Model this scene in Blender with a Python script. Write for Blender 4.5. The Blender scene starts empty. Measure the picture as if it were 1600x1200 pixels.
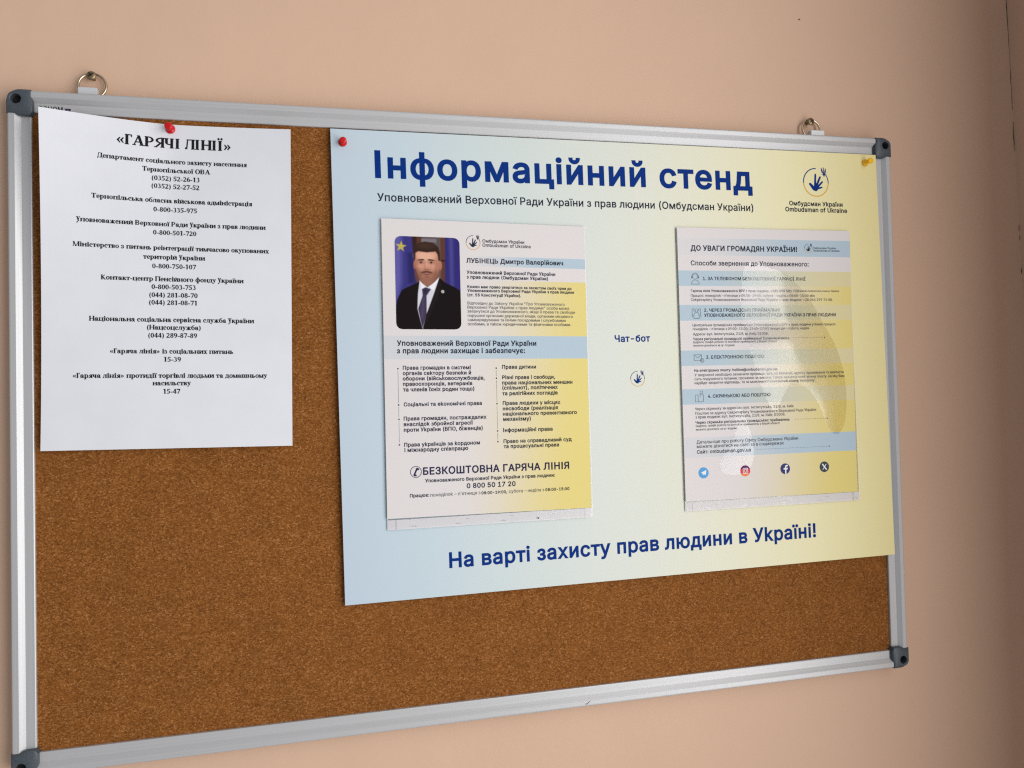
import bpy, bmesh, math, os, random
import numpy as np
from mathutils import Vector, Matrix
from mathutils.geometry import tessellate_polygon

# ------------------------------------------------------------------ camera, light, exposure
S = bpy.context.scene
C = S.collection
MM = 0.001
cam_d = bpy.data.cameras.new("camera")
cam = bpy.data.objects.new("camera", cam_d)
C.objects.link(cam)
S.camera = cam
right, up, fwd = (.973854, -.226057, -.022524), (.016468, -.028636, .999454), (.226578, .973693, .024164)
cam.matrix_world = Matrix(((right[0], up[0], -fwd[0], .2516644),
                           (right[1], up[1], -fwd[1], -.7390495),
                           (right[2], up[2], -fwd[2], -.2602525),
                           (0, 0, 0, 1)))
cam_d.sensor_width = 36
cam_d.lens = 27.0
cam_d.shift_x, cam_d.shift_y = .025, -.025
cam_d.clip_start, cam_d.clip_end = .01, 50

W = bpy.data.worlds.new("World")
S.world = W
W.use_nodes = True
nt = W.node_tree
bg = nt.nodes["Background"]
tc = nt.nodes.new("ShaderNodeTexCoord")
sep = nt.nodes.new("ShaderNodeSeparateXYZ")
ramp = nt.nodes.new("ShaderNodeValToRGB")           # dim room: brighter towards the window side
mp = nt.nodes.new("ShaderNodeMapRange")
mp.inputs[1].default_value, mp.inputs[2].default_value = -1, 1
nt.links.new(tc.outputs["Generated"], sep.inputs[0])
nt.links.new(sep.outputs[0], mp.inputs[0])
nt.links.new(mp.outputs[0], ramp.inputs[0])
nt.links.new(ramp.outputs[0], bg.inputs[0])
ramp.color_ramp.elements[0].color = (.20, .205, .215, 1)
ramp.color_ramp.elements[1].color = (.74, .735, .73, 1)
e = ramp.color_ramp.elements.new(.5)
e.color = (.31, .315, .325, 1)
bg.inputs[1].default_value = 1.0

# the window in the side wall, right of the board: two sashes with a post between them
for wy, ww, wr in ((-.69, .54, 2.9), (-1.62, 1.22, 4.0)):
    for wz, wh in ((-.62, .80), (.10, .56)):
        L = bpy.data.lights.new("window_light", 'AREA')
        L.shape = 'RECTANGLE'
        L.size, L.size_y = ww, wh
        L.energy = ww*wh*3.14159*wr
        L.color = (1.0, .985, .965)
        lo = bpy.data.objects.new("window_light", L)
        C.objects.link(lo)
        lo.location = (1.06, wy, wz)
        lo.rotation_euler = (math.radians(90), 0, math.radians(90))     # emits towards -x

S.view_settings.view_transform = 'Standard'
S.view_settings.look = 'None'
S.view_settings.gamma = 1
S.view_settings.exposure = .3
S.view_settings.use_curve_mapping = False
S.render.engine = 'CYCLES'
S.cycles.use_denoising = False
S.cycles.denoiser = 'OPENIMAGEDENOISE'
S.cycles.denoising_prefilter = 'ACCURATE'
S.cycles.use_adaptive_sampling = False
S.cycles.pixel_filter_type = 'BLACKMAN_HARRIS'
S.cycles.filter_width = 1.25
S.cycles.sample_clamp_indirect = 3
S.cycles.max_bounces = 10
S.cycles.transparent_max_bounces = 16

# ------------------------------------------------------------------ helpers
def lin(r, g, b):
    f = lambda v: v/12.92 if v <= .04045 else ((v+.055)/1.055)**2.4
    return (f(r/255), f(g/255), f(b/255))

def P(x, z, h):                     # board millimetres (right, up, out of the wall) -> world
    return Vector((x*MM, -h*MM, z*MM))

def link(o, parent=None):
    C.objects.link(o)
    if parent is not None:
        o.parent = parent
    return o

def empty(name, label, cat, group=None):
    o = bpy.data.objects.new(name, None)
    o.empty_display_size = .02
    C.objects.link(o)
    return tag(o, label, cat, group)

def tag(o, label, cat, group=None):
    o['label'], o['category'] = label, cat
    if group:
        o['group'] = group
    return o

def obj_bm(name, bm, mat, parent=None, smooth=False, recalc=True):
    if recalc:
        bmesh.ops.recalc_face_normals(bm, faces=bm.faces[:])
    me = bpy.data.meshes.new(name)
    bm.to_mesh(me)
    bm.free()
    if smooth:
        for p in me.polygons:
            p.use_smooth = True
    me.materials.append(mat)
    return link(bpy.data.objects.new(name, me), parent)

def obj_data(name, verts, faces, mat, parent=None, smooth=False):
    me = bpy.data.meshes.new(name)
    me.from_pydata([tuple(v) for v in verts], [], faces)
    me.update()
    if smooth:
        for p in me.polygons:
            p.use_smooth = True
    me.materials.append(mat)
    return link(bpy.data.objects.new(name, me), parent)

def smooth(a, b, x):
    t = min(1, max(0, (x-a)/(b-a)))
    return t*t*(3-2*t)

def mixc(a, b, t):
    return tuple(a[i]+(b[i]-a[i])*t for i in range(3))

# ------------------------------------------------------------------ materials
def mat(name, col, rough=.6, metal=0, spec=.5):
    m = bpy.data.materials.new(name)
    m.use_nodes = True
    b = m.node_tree.nodes["Principled BSDF"]
    b.inputs["Base Color"].default_value = (*col, 1)
    b.inputs["Roughness"].default_value = rough
    b.inputs["Metallic"].default_value = metal
    b.inputs["Specular IOR Level"].default_value = spec
    return m

def nodes(m):
    return m.node_tree.nodes, m.node_tree.links, m.node_tree.nodes["Principled BSDF"]

def add_noise(m, scale, detail, c0, c1, bump=0, dist=.001, stretch=None, p0=.3, p1=.7):
    N, K, b = nodes(m)
    t = N.new("ShaderNodeTexCoord")
    n = N.new("ShaderNodeTexNoise")
    n.inputs["Scale"].default_value = scale
    n.inputs["Detail"].default_value = detail
    src = t.outputs["Object"]
    if stretch:
        mpn = N.new("ShaderNodeMapping")
        mpn.inputs["Scale"].default_value = stretch
        K.new(src, mpn.inputs[0])
        src = mpn.outputs[0]
    K.new(src, n.inputs["Vector"])
    r = N.new("ShaderNodeValToRGB")
    r.color_ramp.elements[0].position, r.color_ramp.elements[1].position = p0, p1
    r.color_ramp.elements[0].color, r.color_ramp.elements[1].color = (*c0, 1), (*c1, 1)
    K.new(n.outputs["Fac"], r.inputs[0])
    K.new(r.outputs[0], b.inputs["Base Color"])
    if bump:
        bp = N.new("ShaderNodeBump")
        bp.inputs["Strength"].default_value = bump
        bp.inputs["Distance"].default_value = dist
        K.new(n.outputs["Fac"], bp.inputs["Height"])
        K.new(bp.outputs[0], b.inputs["Normal"])
    return m

WALL = (.64, .43, .308)
m_wall = add_noise(mat("wall_paint", WALL, .7, spec=.25), 9, 6, tuple(c*.985 for c in WALL), tuple(c*1.012 for c in WALL))
def wall_bump(m):
    N, K, b = nodes(m)
    t = N.new("ShaderNodeTexCoord")
    n1 = N.new("ShaderNodeTexNoise"); n1.inputs["Scale"].default_value = 14; n1.inputs["Detail"].default_value = 3
    n2 = N.new("ShaderNodeTexNoise"); n2.inputs["Scale"].default_value = 420; n2.inputs["Detail"].default_value = 4
    K.new(t.outputs["Object"], n1.inputs["Vector"]); K.new(t.outputs["Object"], n2.inputs["Vector"])
    b1 = N.new("ShaderNodeBump"); b1.inputs["Strength"].default_value = .35; b1.inputs["Distance"].default_value = .004
    b2 = N.new("ShaderNodeBump"); b2.inputs["Strength"].default_value = .12; b2.inputs["Distance"].default_value = .0006
    K.new(n1.outputs["Fac"], b1.inputs["Height"]); K.new(n2.outputs["Fac"], b2.inputs["Height"])
    K.new(b1.outputs[0], b2.inputs["Normal"]); K.new(b2.outputs[0], b.inputs["Normal"])
wall_bump(m_wall)
m_crack = mat("plaster_crack_dark", lin(70, 44, 22), .9)
m_spot = mat("brown_stain", lin(120, 72, 45), .8)

def cork_material():
    m = mat("cork", (.2, .08, .02), .85, spec=.2)
    N, K, b = nodes(m)
    t = N.new("ShaderNodeTexCoord")
    mpn = N.new("ShaderNodeMapping"); K.new(t.outputs["Object"], mpn.inputs[0])
    mpn.inputs["Scale"].default_value = (1, 1, 1.35)
    wn = N.new("ShaderNodeTexNoise"); wn.inputs["Scale"].default_value = 260; wn.inputs["Detail"].default_value = 2
    K.new(mpn.outputs[0], wn.inputs["Vector"])
    mx = N.new("ShaderNodeMix"); mx.data_type = 'VECTOR'; mx.inputs[0].default_value = .004
    K.new(mpn.outputs[0], mx.inputs[4]); K.new(wn.outputs["Color"], mx.inputs[5])
    v = N.new("ShaderNodeTexVoronoi"); v.inputs["Scale"].default_value = 800; v.inputs["Randomness"].default_value = 1
    K.new(mx.outputs[1], v.inputs["Vector"])
    sv = N.new("ShaderNodeSeparateColor"); K.new(v.outputs["Color"], sv.inputs[0])
    n = N.new("ShaderNodeTexNoise"); n.inputs["Scale"].default_value = 1300; n.inputs["Detail"].default_value = 4
    K.new(mpn.outputs[0], n.inputs["Vector"])
    ad = N.new("ShaderNodeMath"); ad.operation = 'MULTIPLY_ADD'
    K.new(sv.outputs[0], ad.inputs[0]); ad.inputs[1].default_value = .52
    ml = N.new("ShaderNodeMath"); ml.operation = 'MULTIPLY'; K.new(n.outputs["Fac"], ml.inputs[0]); ml.inputs[1].default_value = .55
    K.new(ml.outputs[0], ad.inputs[2])
    r = N.new("ShaderNodeValToRGB")
    el = r.color_ramp.elements
    el[0].position, el[0].color = .14, (*lin(58, 28, 6), 1)
    el[1].position, el[1].color = .92, (*lin(196, 150, 106), 1)
    q = el.new(.36); q.color = (*lin(115, 67, 20), 1)
    q = el.new(.62); q.color = (*lin(134, 82, 33), 1)
    q = el.new(.78); q.color = (*lin(152, 99, 52), 1)
    K.new(ad.outputs[0], r.inputs[0])
    big = N.new("ShaderNodeTexNoise"); big.inputs["Scale"].default_value = 38; big.inputs["Detail"].default_value = 3
    K.new(t.outputs["Object"], big.inputs["Vector"])
    mr = N.new("ShaderNodeMapRange"); mr.inputs[1].default_value = .3; mr.inputs[2].default_value = .7
    mr.inputs[3].default_value = .97; mr.inputs[4].default_value = 1.10
    K.new(big.outputs["Fac"], mr.inputs[0])
    mul = N.new("ShaderNodeMix"); mul.data_type = 'RGBA'; mul.blend_type = 'MULTIPLY'; mul.inputs[0].default_value = 1
    K.new(r.outputs[0], mul.inputs[6]); K.new(mr.outputs[0], mul.inputs[7])
    K.new(mul.outputs[2], b.inputs["Base Color"])
    bp = N.new("ShaderNodeBump"); bp.inputs["Strength"].default_value = .8; bp.inputs["Distance"].default_value = .0007
    K.new(ad.outputs[0], bp.inputs["Height"]); K.new(bp.outputs[0], b.inputs["Normal"])
    return m
m_cork = cork_material()

def alu(name, stretch):
    m = mat(name, (.78, .78, .79), .45, .4)
    add_noise(m, 60, 5, (.47, .475, .485), (.55, .55, .56), bump=.04, dist=.0003, stretch=stretch)
    return m
m_alu_h = alu("brushed_aluminium_horizontal", (.05, 40, 40))
m_alu_v = alu("brushed_aluminium_vertical", (40, 40, .05))
m_cap = add_noise(mat("grey_corner_plastic", (.05, .06, .07), .42), 700, 3, lin(58, 66, 74), lin(72, 80, 87), bump=.15, dist=.0003)
m_black = mat("dark_hole", (.004, .004, .005), .8)
m_steel = mat("zinc_wire", (.56, .47, .35), .25, 1.0)
m_brass = mat("old_screw_metal", (.30, .22, .13), .45, .9)
m_clip = mat("grey_clip_metal", (.62, .64, .66), .45, .3)
m_sticker = mat("silver_sticker", (.44, .44, .43), .5)
m_red = mat("red_plastic", lin(196, 4, 14), .22)
m_yel = mat("yellow_plastic", lin(250, 190, 6), .25)
for mm_ in (m_red, m_yel):
    bb = mm_.node_tree.nodes["Principled BSDF"]
    bb.inputs["Subsurface Weight"].default_value = .15
    bb.inputs["Subsurface Radius"].default_value = (.004, .002, .001)
m_pinmetal = mat("pin_steel", (.6, .6, .6), .3, 1)

def vcol_mat(name, rough, spec=.4):
    m = mat(name, (1, 1, 1), rough, spec=spec)
    N, K, b = nodes(m)
    a = N.new("ShaderNodeAttribute"); a.attribute_name = "print"
    K.new(a.outputs["Color"], b.inputs["Base Color"])
    return m
m_poster = vcol_mat("printed_poster_panel", .42, .35)
m_leaf = vcol_mat("printed_leaflet_paper", .55, .3)
m_photo = vcol_mat("printed_portrait", .6, .08)
m_paper = add_noise(mat("white_office_paper", (.8, .81, .85), .8, spec=.2), 30, 4, (.69, .70, .745), (.72, .73, .775))
m_edge = mat("panel_edge_white", (.72, .72, .70), .6)

m_ink = mat("black_ink", (.012, .012, .014), .65, spec=.08)
m_navy = mat("navy_ink", lin(0, 46, 122), .6, spec=.08)
m_dark = mat("charcoal_ink", lin(36, 40, 58), .65, spec=.08)
m_grey = mat("grey_ink", lin(88, 86, 88), .65, spec=.08)
m_grey2 = mat("soft_black_ink", lin(70, 68, 72), .65, spec=.08)
m_navy2 = mat("dark_navy_ink", lin(40, 38, 72), .65, spec=.08)
m_orange = mat("amber_ink", lin(222, 164, 40), .65, spec=.08)
m_white = mat("white_print", (.82, .82, .82), .65, spec=.08)
m_tele = mat("sky_blue_print", lin(92, 160, 214), .65, spec=.08)
m_insta = mat("pink_red_print", lin(214, 62, 84), .65, spec=.08)
m_insta2 = mat("purple_print", lin(104, 40, 96), .65, spec=.08)
m_insta3 = mat("orange_print", lin(240, 130, 84), .65, spec=.08)
m_fb = mat("indigo_print", lin(62, 62, 112), .65, spec=.08)
m_x = mat("slate_print", lin(66, 74, 82), .65, spec=.08)
m_purple = mat("purple_ink", lin(52, 34, 84), .6)

def film_material(name, tint, gloss, rough, k=1.3):
    m = bpy.data.materials.new(name)
    m.use_nodes = True
    N, K = m.node_tree.nodes, m.node_tree.links
    N.remove(N["Principled BSDF"])
    out = N["Material Output"]
    tr = N.new("ShaderNodeBsdfTransparent"); tr.inputs[0].default_value = (*tint, 1)
    gl = N.new("ShaderNodeBsdfGlossy"); gl.inputs["Roughness"].default_value = rough
    gl.inputs["Color"].default_value = (1, 1, 1, 1)
    fr = N.new("ShaderNodeFresnel"); fr.inputs["IOR"].default_value = 1.5
    mu = N.new("ShaderNodeMath"); mu.operation = 'MULTIPLY_ADD'; mu.use_clamp = True
    mu.inputs[1].default_value = k; mu.inputs[2].default_value = gloss
    K.new(fr.outputs[0], mu.inputs[0])
    mx = N.new("ShaderNodeMixShader")
    K.new(mu.outputs[0], mx.inputs[0]); K.new(tr.outputs[0], mx.inputs[1]); K.new(gl.outputs[0], mx.inputs[2])
    K.new(mx.outputs[0], out.inputs[0])
    return m
m_film = film_material("clear_pocket_film", (.965, .965, .965), .0, .06, .75)
m_film_back = film_material("pocket_back_film", (.98, .98, .98), .0, .3, .15)
m_film_b = film_material("creased_pocket_film", (.96, .96, .965), .0, .11, 1.7)
def fold_material():
    m = bpy.data.materials.new("milky_film_fold")
    m.use_nodes = True
    N, K = m.node_tree.nodes, m.node_tree.links
    b = N["Principled BSDF"]
    b.inputs["Base Color"].default_value = (.80, .77, .79, 1)
    b.inputs["Roughness"].default_value = .4
    b.inputs["Specular IOR Level"].default_value = .25
    tr = N.new("ShaderNodeBsdfTransparent")
    mx = N.new("ShaderNodeMixShader"); mx.inputs[0].default_value = .72
    K.new(tr.outputs[0], mx.inputs[1]); K.new(b.outputs[0], mx.inputs[2])
    K.new(mx.outputs[0], N["Material Output"].inputs[0])
    return m
m_fold = fold_material()
m_rim = film_material("film_cut_edge", (.52, .53, .56), .03, .2)

# ------------------------------------------------------------------ printed text (tables measured on the real sheets, in millimetres)
POSTER_LINES = [  # text, weight, left mm, right mm, baseline mm
 ('Інформаційний стенд', 'B', 41.1, 447.5, -45.25),
 ('Уповноважений Верховної Ради України з прав людини (Омбудсман України)', 'R', 42.5, 447.4, -68.51),
 ('Омбудсман України', 'B', 491.7, 559.0, -60.68),
 ('Ombudsman of Ukraine', 'B', 486.6, 564.3, -67.52),
 ('Чат-бот', 'B', 281.2, 320.5, -208.80),
 ('На варті захисту прав людини в Україні!', 'B', 100.5, 506.0, -426.65),
]
LEAF_A_LINES = [  # text, weight, left mm, right mm, baseline mm
 ('Омбудсман України', 'M', 101.1, 144.8, -20.42),
 ('Ombudsman of Ukraine', 'M', 101.0, 151.6, -24.73),
 ('ЛУБІНЕЦЬ Дмитро Валерійович', 'B', 84.1, 186.0, -41.47),
 ('Уповноважений Верховної Ради України', 'B', 84.1, 177.1, -52.74),
 ('з прав людини (Омбудсман України)', 'B', 84.0, 169.2, -57.48),
 ('Кожен має право звертатися за захистом своїх прав до', 'B', 84.5, 194.4, -67.02),
 ('Уповноваженого Верховної Ради України з прав людини', 'B', 84.4, 196.9, -70.92),
 ('(ст. 55 Конституції України).', 'B', 84.4, 140.1, -75.40),
 ('Відповідно до Закону України "Про Уповноваженого', 'R', 84.2, 186.4, -83.71),
 ('Верховної Ради України з прав людини" особа може', 'R', 84.1, 191.5, -87.88),
 ('звернутися до Уповноваженого, якщо її права та свободи', 'R', 84.0, 197.2, -91.84),
 ('порушені органами державної влади, органами місцевого', 'R', 84.2, 195.2, -96.20),
 ('самоврядування та їхніми посадовими і службовими', 'R', 84.1, 187.1, -100.45),
 ('особами, а також юридичними та фізичними особами.', 'R', 84.0, 192.6, -104.77),
 ('Уповноважений Верховної Ради України', 'B', 12.8, 154.9, -125.22),
 ('з прав людини захищає і забезпечує:', 'B', 12.6, 142.8, -132.66),
 ('Права громадян в системі', 'B', 18.1, 86.1, -148.83),
 ('органів сектору безпеки й', 'B', 18.0, 86.3, -154.13),
 ('оборони (військовослужбовців,', 'B', 17.9, 100.1, -159.42),
 ('правоохоронців, ветеранів', 'B', 18.0, 87.3, -164.72),
 ('та членів їхніх родин тощо)', 'B', 18.0, 89.2, -170.26),
 ('Соціальні та економічні права', 'B', 18.3, 96.6, -184.83),
 ('Права громадян, постраждалих', 'B', 18.0, 101.1, -198.76),
 ('внаслідок збройної агресії', 'B', 17.9, 87.2, -204.26),
 ('проти України (ВПО, біженців)', 'B', 17.9, 96.9, -209.82),
 ('Права українців за кордоном', 'B', 17.9, 93.7, -224.40),
 ('і міжнародну співпрацю', 'B', 18.1, 81.6, -229.55),
 ('Права дитини', 'B', 118.3, 154.0, -148.66),
 ('Рівні права і свободи,', 'B', 118.2, 174.1, -159.19),
 ('права національних меншин', 'B', 118.0, 192.8, -164.68),
 ('(спільнот), політичних', 'B', 118.1, 176.8, -169.81),
 ('та релігійних поглядів', 'B', 117.9, 176.5, -175.58),
 ('Права людини у місцях', 'B', 118.2, 179.2, -185.42),
 ('несвободи (реалізація', 'B', 118.1, 176.4, -190.84),
 ('національного превентивного', 'B', 118.1, 196.7, -196.21),
 ('механізму)', 'B', 118.3, 147.2, -201.55),
 ('Інформаційні права', 'B', 118.0, 170.1, -212.79),
 ('Право на справедливий суд', 'B', 118.1, 190.4, -223.99),
 ('та процесуальні права', 'B', 118.1, 176.6, -229.14),
 ('БЕЗКОШТОВНА ГАРЯЧА ЛІНІЯ', 'N', 35.9, 187.0, -252.56),
 ('Уповноваженого Верховної Ради України з прав людини:', 'B', 37.8, 171.5, -260.13),
 ('0 800 50 17 20', 'B', 79.4, 129.6, -267.70),
 ('Працює:', 'B', 22.5, 41.7, -274.19),
 ("понеділок – п'ятниця з", 'R', 42.8, 93.1, -274.43),
 ('08:00-19:00,', 'B', 94.2, 120.6, -274.59),
 ('субота – неділя з', 'R', 122.5, 159.6, -274.59),
 ('08:00-15:00', 'B', 160.9, 186.6, -274.51),
]
LEAF_B_LINES = [  # text, weight, left mm, right mm, baseline mm
 ('ДО УВАГИ ГРОМАДЯН УКРАЇНИ!', 'B', 15.1, 142.8, -24.71),
 ('Омбудсман України', 'R', 163.3, 191.7, -20.94),
 ('Ombudsman of Ukraine', 'R', 163.2, 196.5, -23.93),
 ('Способи звернення до Уповноваженого:', 'M', 14.8, 156.7, -40.76),
 ('1. ЗА ТЕЛЕФОНОМ БЕЗКОШТОВНОЇ ГАРЯЧОЇ ЛІНІЇ', 'M', 28.2, 152.1, -56.72),
 ('Гаряча лінія Уповноваженого ВРУ з прав людини: +380 800 501 720', 'M', 13.8, 143.2, -69.71),
 ('(дзвінки безкоштовні в межах України)', 'R', 144.0, 194.1, -69.18),
 ("Працює: понеділок – п'ятниця з 08:00-19:00; субота – неділя з 08:00-15:00 або", 'R', 13.6, 163.0, -74.90),
 ('Секретаріату Уповноваженого Верховної Ради України з прав людини: +38 044 299 74 08.', 'R', 13.5, 185.6, -79.40),
 ('2. ЧЕРЕЗ ГРОМАДСЬКІ ПРИЙМАЛЬНІ', 'M', 28.5, 118.6, -91.11),
 ('УПОВНОВАЖЕНОГО ВЕРХОВНОЇ РАДИ УКРАЇНИ З ПРАВ ЛЮДИНИ', 'M', 28.3, 189.0, -96.56),
 ('Центральна громадська приймальня Уповноваженого ВРУ з прав людини у Києві працює:', 'R', 14.5, 188.7, -106.82),
 ("понеділок – п'ятниця з 09:00-13:00; 13:45-17:00; вихідні дні – субота, неділя", 'R', 14.6, 154.5, -111.00),
 ('Адреса: вул. Інститутська, 21/8, м. Київ, 01008.', 'R', 14.7, 104.1, -116.53),
 ('Через регіональні громадські приймальні Уповноваженого', 'M', 14.7, 129.4, -121.81),
 ('(адреси, графік роботи та контакти приймалень у Вашій області', 'R', 14.6, 114.0, -124.94),
 ('можете дізнатися за qr-кодом)', 'R', 14.7, 62.7, -128.61),
 ('3. ЕЛЕКТРОННОЮ ПОШТОЮ', 'M', 28.9, 98.0, -142.02),
 ('На електронну пошту: hotline@ombudsman.gov.ua.', 'M', 14.7, 114.2, -155.78),
 ("У зверненні необхідно зазначити прізвище, ім'я, по батькові, адресу проживання та викласти", 'R', 14.9, 196.9, -160.64),
 ('суть порушеного питання, прохання чи вимоги. Також зазначте електронну пошту, на яку Вам', 'R', 14.7, 197.6, -164.91),
 ('надійде зворотня відповідь, та за можливості контактний номер телефону.', 'R', 14.6, 160.3, -169.14),
 ('4. СКРИНЬКОЮ АБО ПОШТОЮ', 'M', 29.5, 104.1, -184.09),
 ('Через скриньку за адресою: вул. Інститутська, 21/8, м. Київ.', 'R', 14.1, 132.9, -197.05),
 ('Поштою за адресу Секретаріату Уповноваженого Верховної Ради України', 'R', 14.2, 160.3, -201.89),
 ('з прав людини: вул. Інститутська, 21/8, м. Київ, 01008.', 'R', 14.4, 121.7, -205.90),
 ('Через скриньки регіональних громадських приймалень', 'M', 14.3, 126.8, -211.67),
 ('(адреси, графік роботи та контакти приймалень у Вашій області', 'R', 14.5, 114.3, -215.01),
 ('можете дізнатися за qr-кодом)', 'R', 14.6, 62.5, -218.84),
 ('Детальніше про роботу Офісу Омбудсмана України', 'R', 14.7, 136.7, -232.97),
 ('можете дізнатися на сайті та в соцмережах', 'R', 14.9, 118.9, -237.65),
 ('Сайт: ombudsman.gov.ua', 'M', 14.8, 78.3, -243.61),
]
NOTICE_LINES = [  # text, weight, left mm, right mm, baseline mm
 ('«ГАРЯЧІ ЛІНІЇ»', 'T', 58.9, 155.7, -22.32),
 ('Департамент соціального захисту населення', 'B', 43.7, 170.3, -36.85),
 ('Тернопільської ОВА', 'B', 79.7, 137.8, -45.13),
 ('(0352) 52-26-13', 'B', 87.7, 128.4, -52.86),
 ('(0352) 52-27-52', 'B', 87.6, 128.3, -60.20),
 ('Тернопільська обласна військова адміністрація', 'B', 39.1, 175.0, -73.36),
 ('0-800-335-975', 'B', 89.3, 126.3, -81.79),
 ('Уповноважений Верховної Ради України з прав людини', 'B', 27.3, 187.0, -95.01),
 ('0-800-501-720', 'B', 89.2, 125.9, -103.02),
 ('Міністерство з питань реінтеграції тимчасово окупованих', 'B', 24.7, 189.9, -117.00),
 ('територій України', 'B', 81.2, 133.6, -125.46),
 ('0-800-750-107', 'B', 88.7, 125.7, -133.84),
 ('Контакт-центр Пенсійного фонду України', 'B', 46.9, 167.2, -145.52),
 ('0-800-503-753', 'B', 88.3, 125.5, -152.78),
 ('(044) 281-08-70', 'B', 86.5, 127.2, -160.16),
 ('(044) 281-08-71', 'B', 86.4, 126.6, -167.00),
 ('Національна соціальна сервісна служба України', 'B', 37.6, 176.4, -182.56),
 ('(Нацсоцслужба)', 'B', 84.8, 129.9, -189.61),
 ('(044) 289-87-89', 'B', 85.9, 126.8, -196.90),
 ('«Гаряча лінія» із соціальних питань', 'B', 54.5, 158.0, -211.25),
 ('15-39', 'B', 99.0, 113.2, -218.58),
 ('«Гаряча лінія» протидії торгівлі людьми та домашньому', 'B', 24.8, 187.8, -233.26),
 ('насильству', 'B', 89.7, 121.7, -240.05),
 ('15-47', 'B', 98.6, 112.7, -247.55),
]

try:                                                     # the sans face that ships inside Blender itself
    FONT = bpy.data.fonts.load(os.path.join(bpy.utils.system_resource('DATAFILES', path='fonts'), 'Inter.woff2'))
except Exception:
    FONT = None
_cache = {}
def area2(A):
    B = np.roll(A, -1, 0)
    return float((A[:, 0]*B[:, 1]-B[:, 0]*A[:, 1]).sum())
def fatten(A, w):
    """moves an outline to the right of its direction by w (em): outer contours grow, counters shrink"""
    keep = np.hypot(*(A-np.roll(A, 1, 0)).T) > 1e-6
    d1 = A-np.roll(A, 1, 0); d2 = np.roll(A, -1, 0)-A
    n1 = np.stack([d1[:, 1], -d1[:, 0]], 1)/(np.hypot(*d1.T)[:, None]+1e-9)
    n2 = np.stack([d2[:, 1], -d2[:, 0]], 1)/(np.hypot(*d2.T)[:, None]+1e-9)
    m = n1+n2
    L2 = (m**2).sum(1)
    m = m*(2/np.maximum(L2, .9))[:, None]/1.0
    return A+m*w
def sans(text, weight):
    """Flat glyph outlines of a text at size 1 -> verts (2D), faces, x extent."""
    text = text.replace('І', '|').replace('і', 'i').replace('ї', 'ï').replace('Ї', 'Ї')   # plain sans forms
    key = (text, weight)
    if key in _cache:
        return _cache[key]
    c = bpy.data.curves.new("lettering", 'FONT')
    if FONT is not None:
        c.font = FONT
    c.body = text
    c.size = 1
    c.resolution_u = 4 if len(text) < 45 else 2
    c.space_character = {'B': 1.05, 'N': 1.05, 'M': 1.03, 'R': 1.0, 'H': 1.075}[weight]
    c.fill_mode = 'NONE'
    o = bpy.data.objects.new("lettering", c)
    C.objects.link(o)
    dg = bpy.context.evaluated_depsgraph_get()
    dg.update()
    me = bpy.data.meshes.new_from_object(o.evaluated_get(dg))
    pts = [Vector((p.co.x, p.co.y)) for p in me.vertices]
    nxt = {e_.vertices[0]: e_.vertices[1] for e_ in me.edges}
    nxt2 = {}
    for e_ in me.edges:
        p, q = e_.vertices
        nxt2.setdefault(p, []).append(q); nxt2.setdefault(q, []).append(p)
    bpy.data.objects.remove(o); bpy.data.curves.remove(c); bpy.data.meshes.remove(me)
    # outlines in index order (each outline's vertices are consecutive)
    loops, seen = [], set()
    for i in range(len(pts)):
        if i in seen: continue
        lp, j, prev = [], i, -1
        while j not in seen:
            seen.add(j); lp.append(j)
            cand = [q for q in nxt2.get(j, []) if q not in seen]
            if not cand: break
            j = min(cand, key=lambda q: (q != j+1, q))
        if len(lp) > 2: loops.append(lp)
    arrs = [np.array([pts[i][:] for i in lp]) for lp in loops]
    wt = {'B': .021, 'N': .020, 'M': .012, 'R': .003, 'H': .0215}[weight]
    for A_ in arrs:                                      # the plain sans capital I is a bar of cap height
        if len(A_) < 9 and A_[:, 1].min() < -.1 and A_[:, 1].max() > .6 and np.ptp(A_[:, 0]) < .12:
            cx = A_[:, 0].mean(); up1 = A_[:, 1] > .3
            A_[:, 1] = np.where(up1, .509, 0)
            A_[:, 0] = cx+np.where(A_[:, 0] > cx, .034, -.034)
    big_ = max(arrs, key=lambda A_: abs(area2(A_)))
    sg = 1 if area2(big_) > 0 else -1
    arrs = [fatten(A_, wt*sg) for A_ in arrs]
    pts = [None]*len(pts)
    for lp, A_ in zip(loops, arrs):
        for i, p in zip(lp, A_): pts[i] = Vector((float(p[0]), float(p[1])))
    pts = [p if p is not None else Vector((0, 0)) for p in pts]
    boxes = [(A_[:, 0].min(), A_[:, 0].max(), A_[:, 1].min(), A_[:, 1].max()) for A_ in arrs]
    v2, _, f2, _, _, _ = __import__('mathutils').geometry.delaunay_2d_cdt(pts, [], loops, 1, 1e-5)
    v = [(p.x, p.y) for p in v2]
    f = []
    for t in f2:
        cx = sum(v[i][0] for i in t)/len(t); cy = sum(v[i][1] for i in t)/len(t)
        wn = 0
        for A_, bx in zip(arrs, boxes):
            if not (bx[0] <= cx <= bx[1] and bx[2] <= cy <= bx[3]): continue
            B_ = np.roll(A_, -1, 0)
            upw = (A_[:, 1] <= cy) & (B_[:, 1] > cy); dnw = (A_[:, 1] > cy) & (B_[:, 1] <= cy)
            side = (B_[:, 0]-A_[:, 0])*(cy-A_[:, 1])-(cx-A_[:, 0])*(B_[:, 1]-A_[:, 1])
            wn += int((upw & (side > 0)).sum()) - int((dnw & (side < 0)).sum())
        if wn != 0: f.append(tuple(t))
    xs = [p[0] for p in v]
    _cache[key] = (v, f, min(xs), max(xs))
    return _cache[key]

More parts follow.
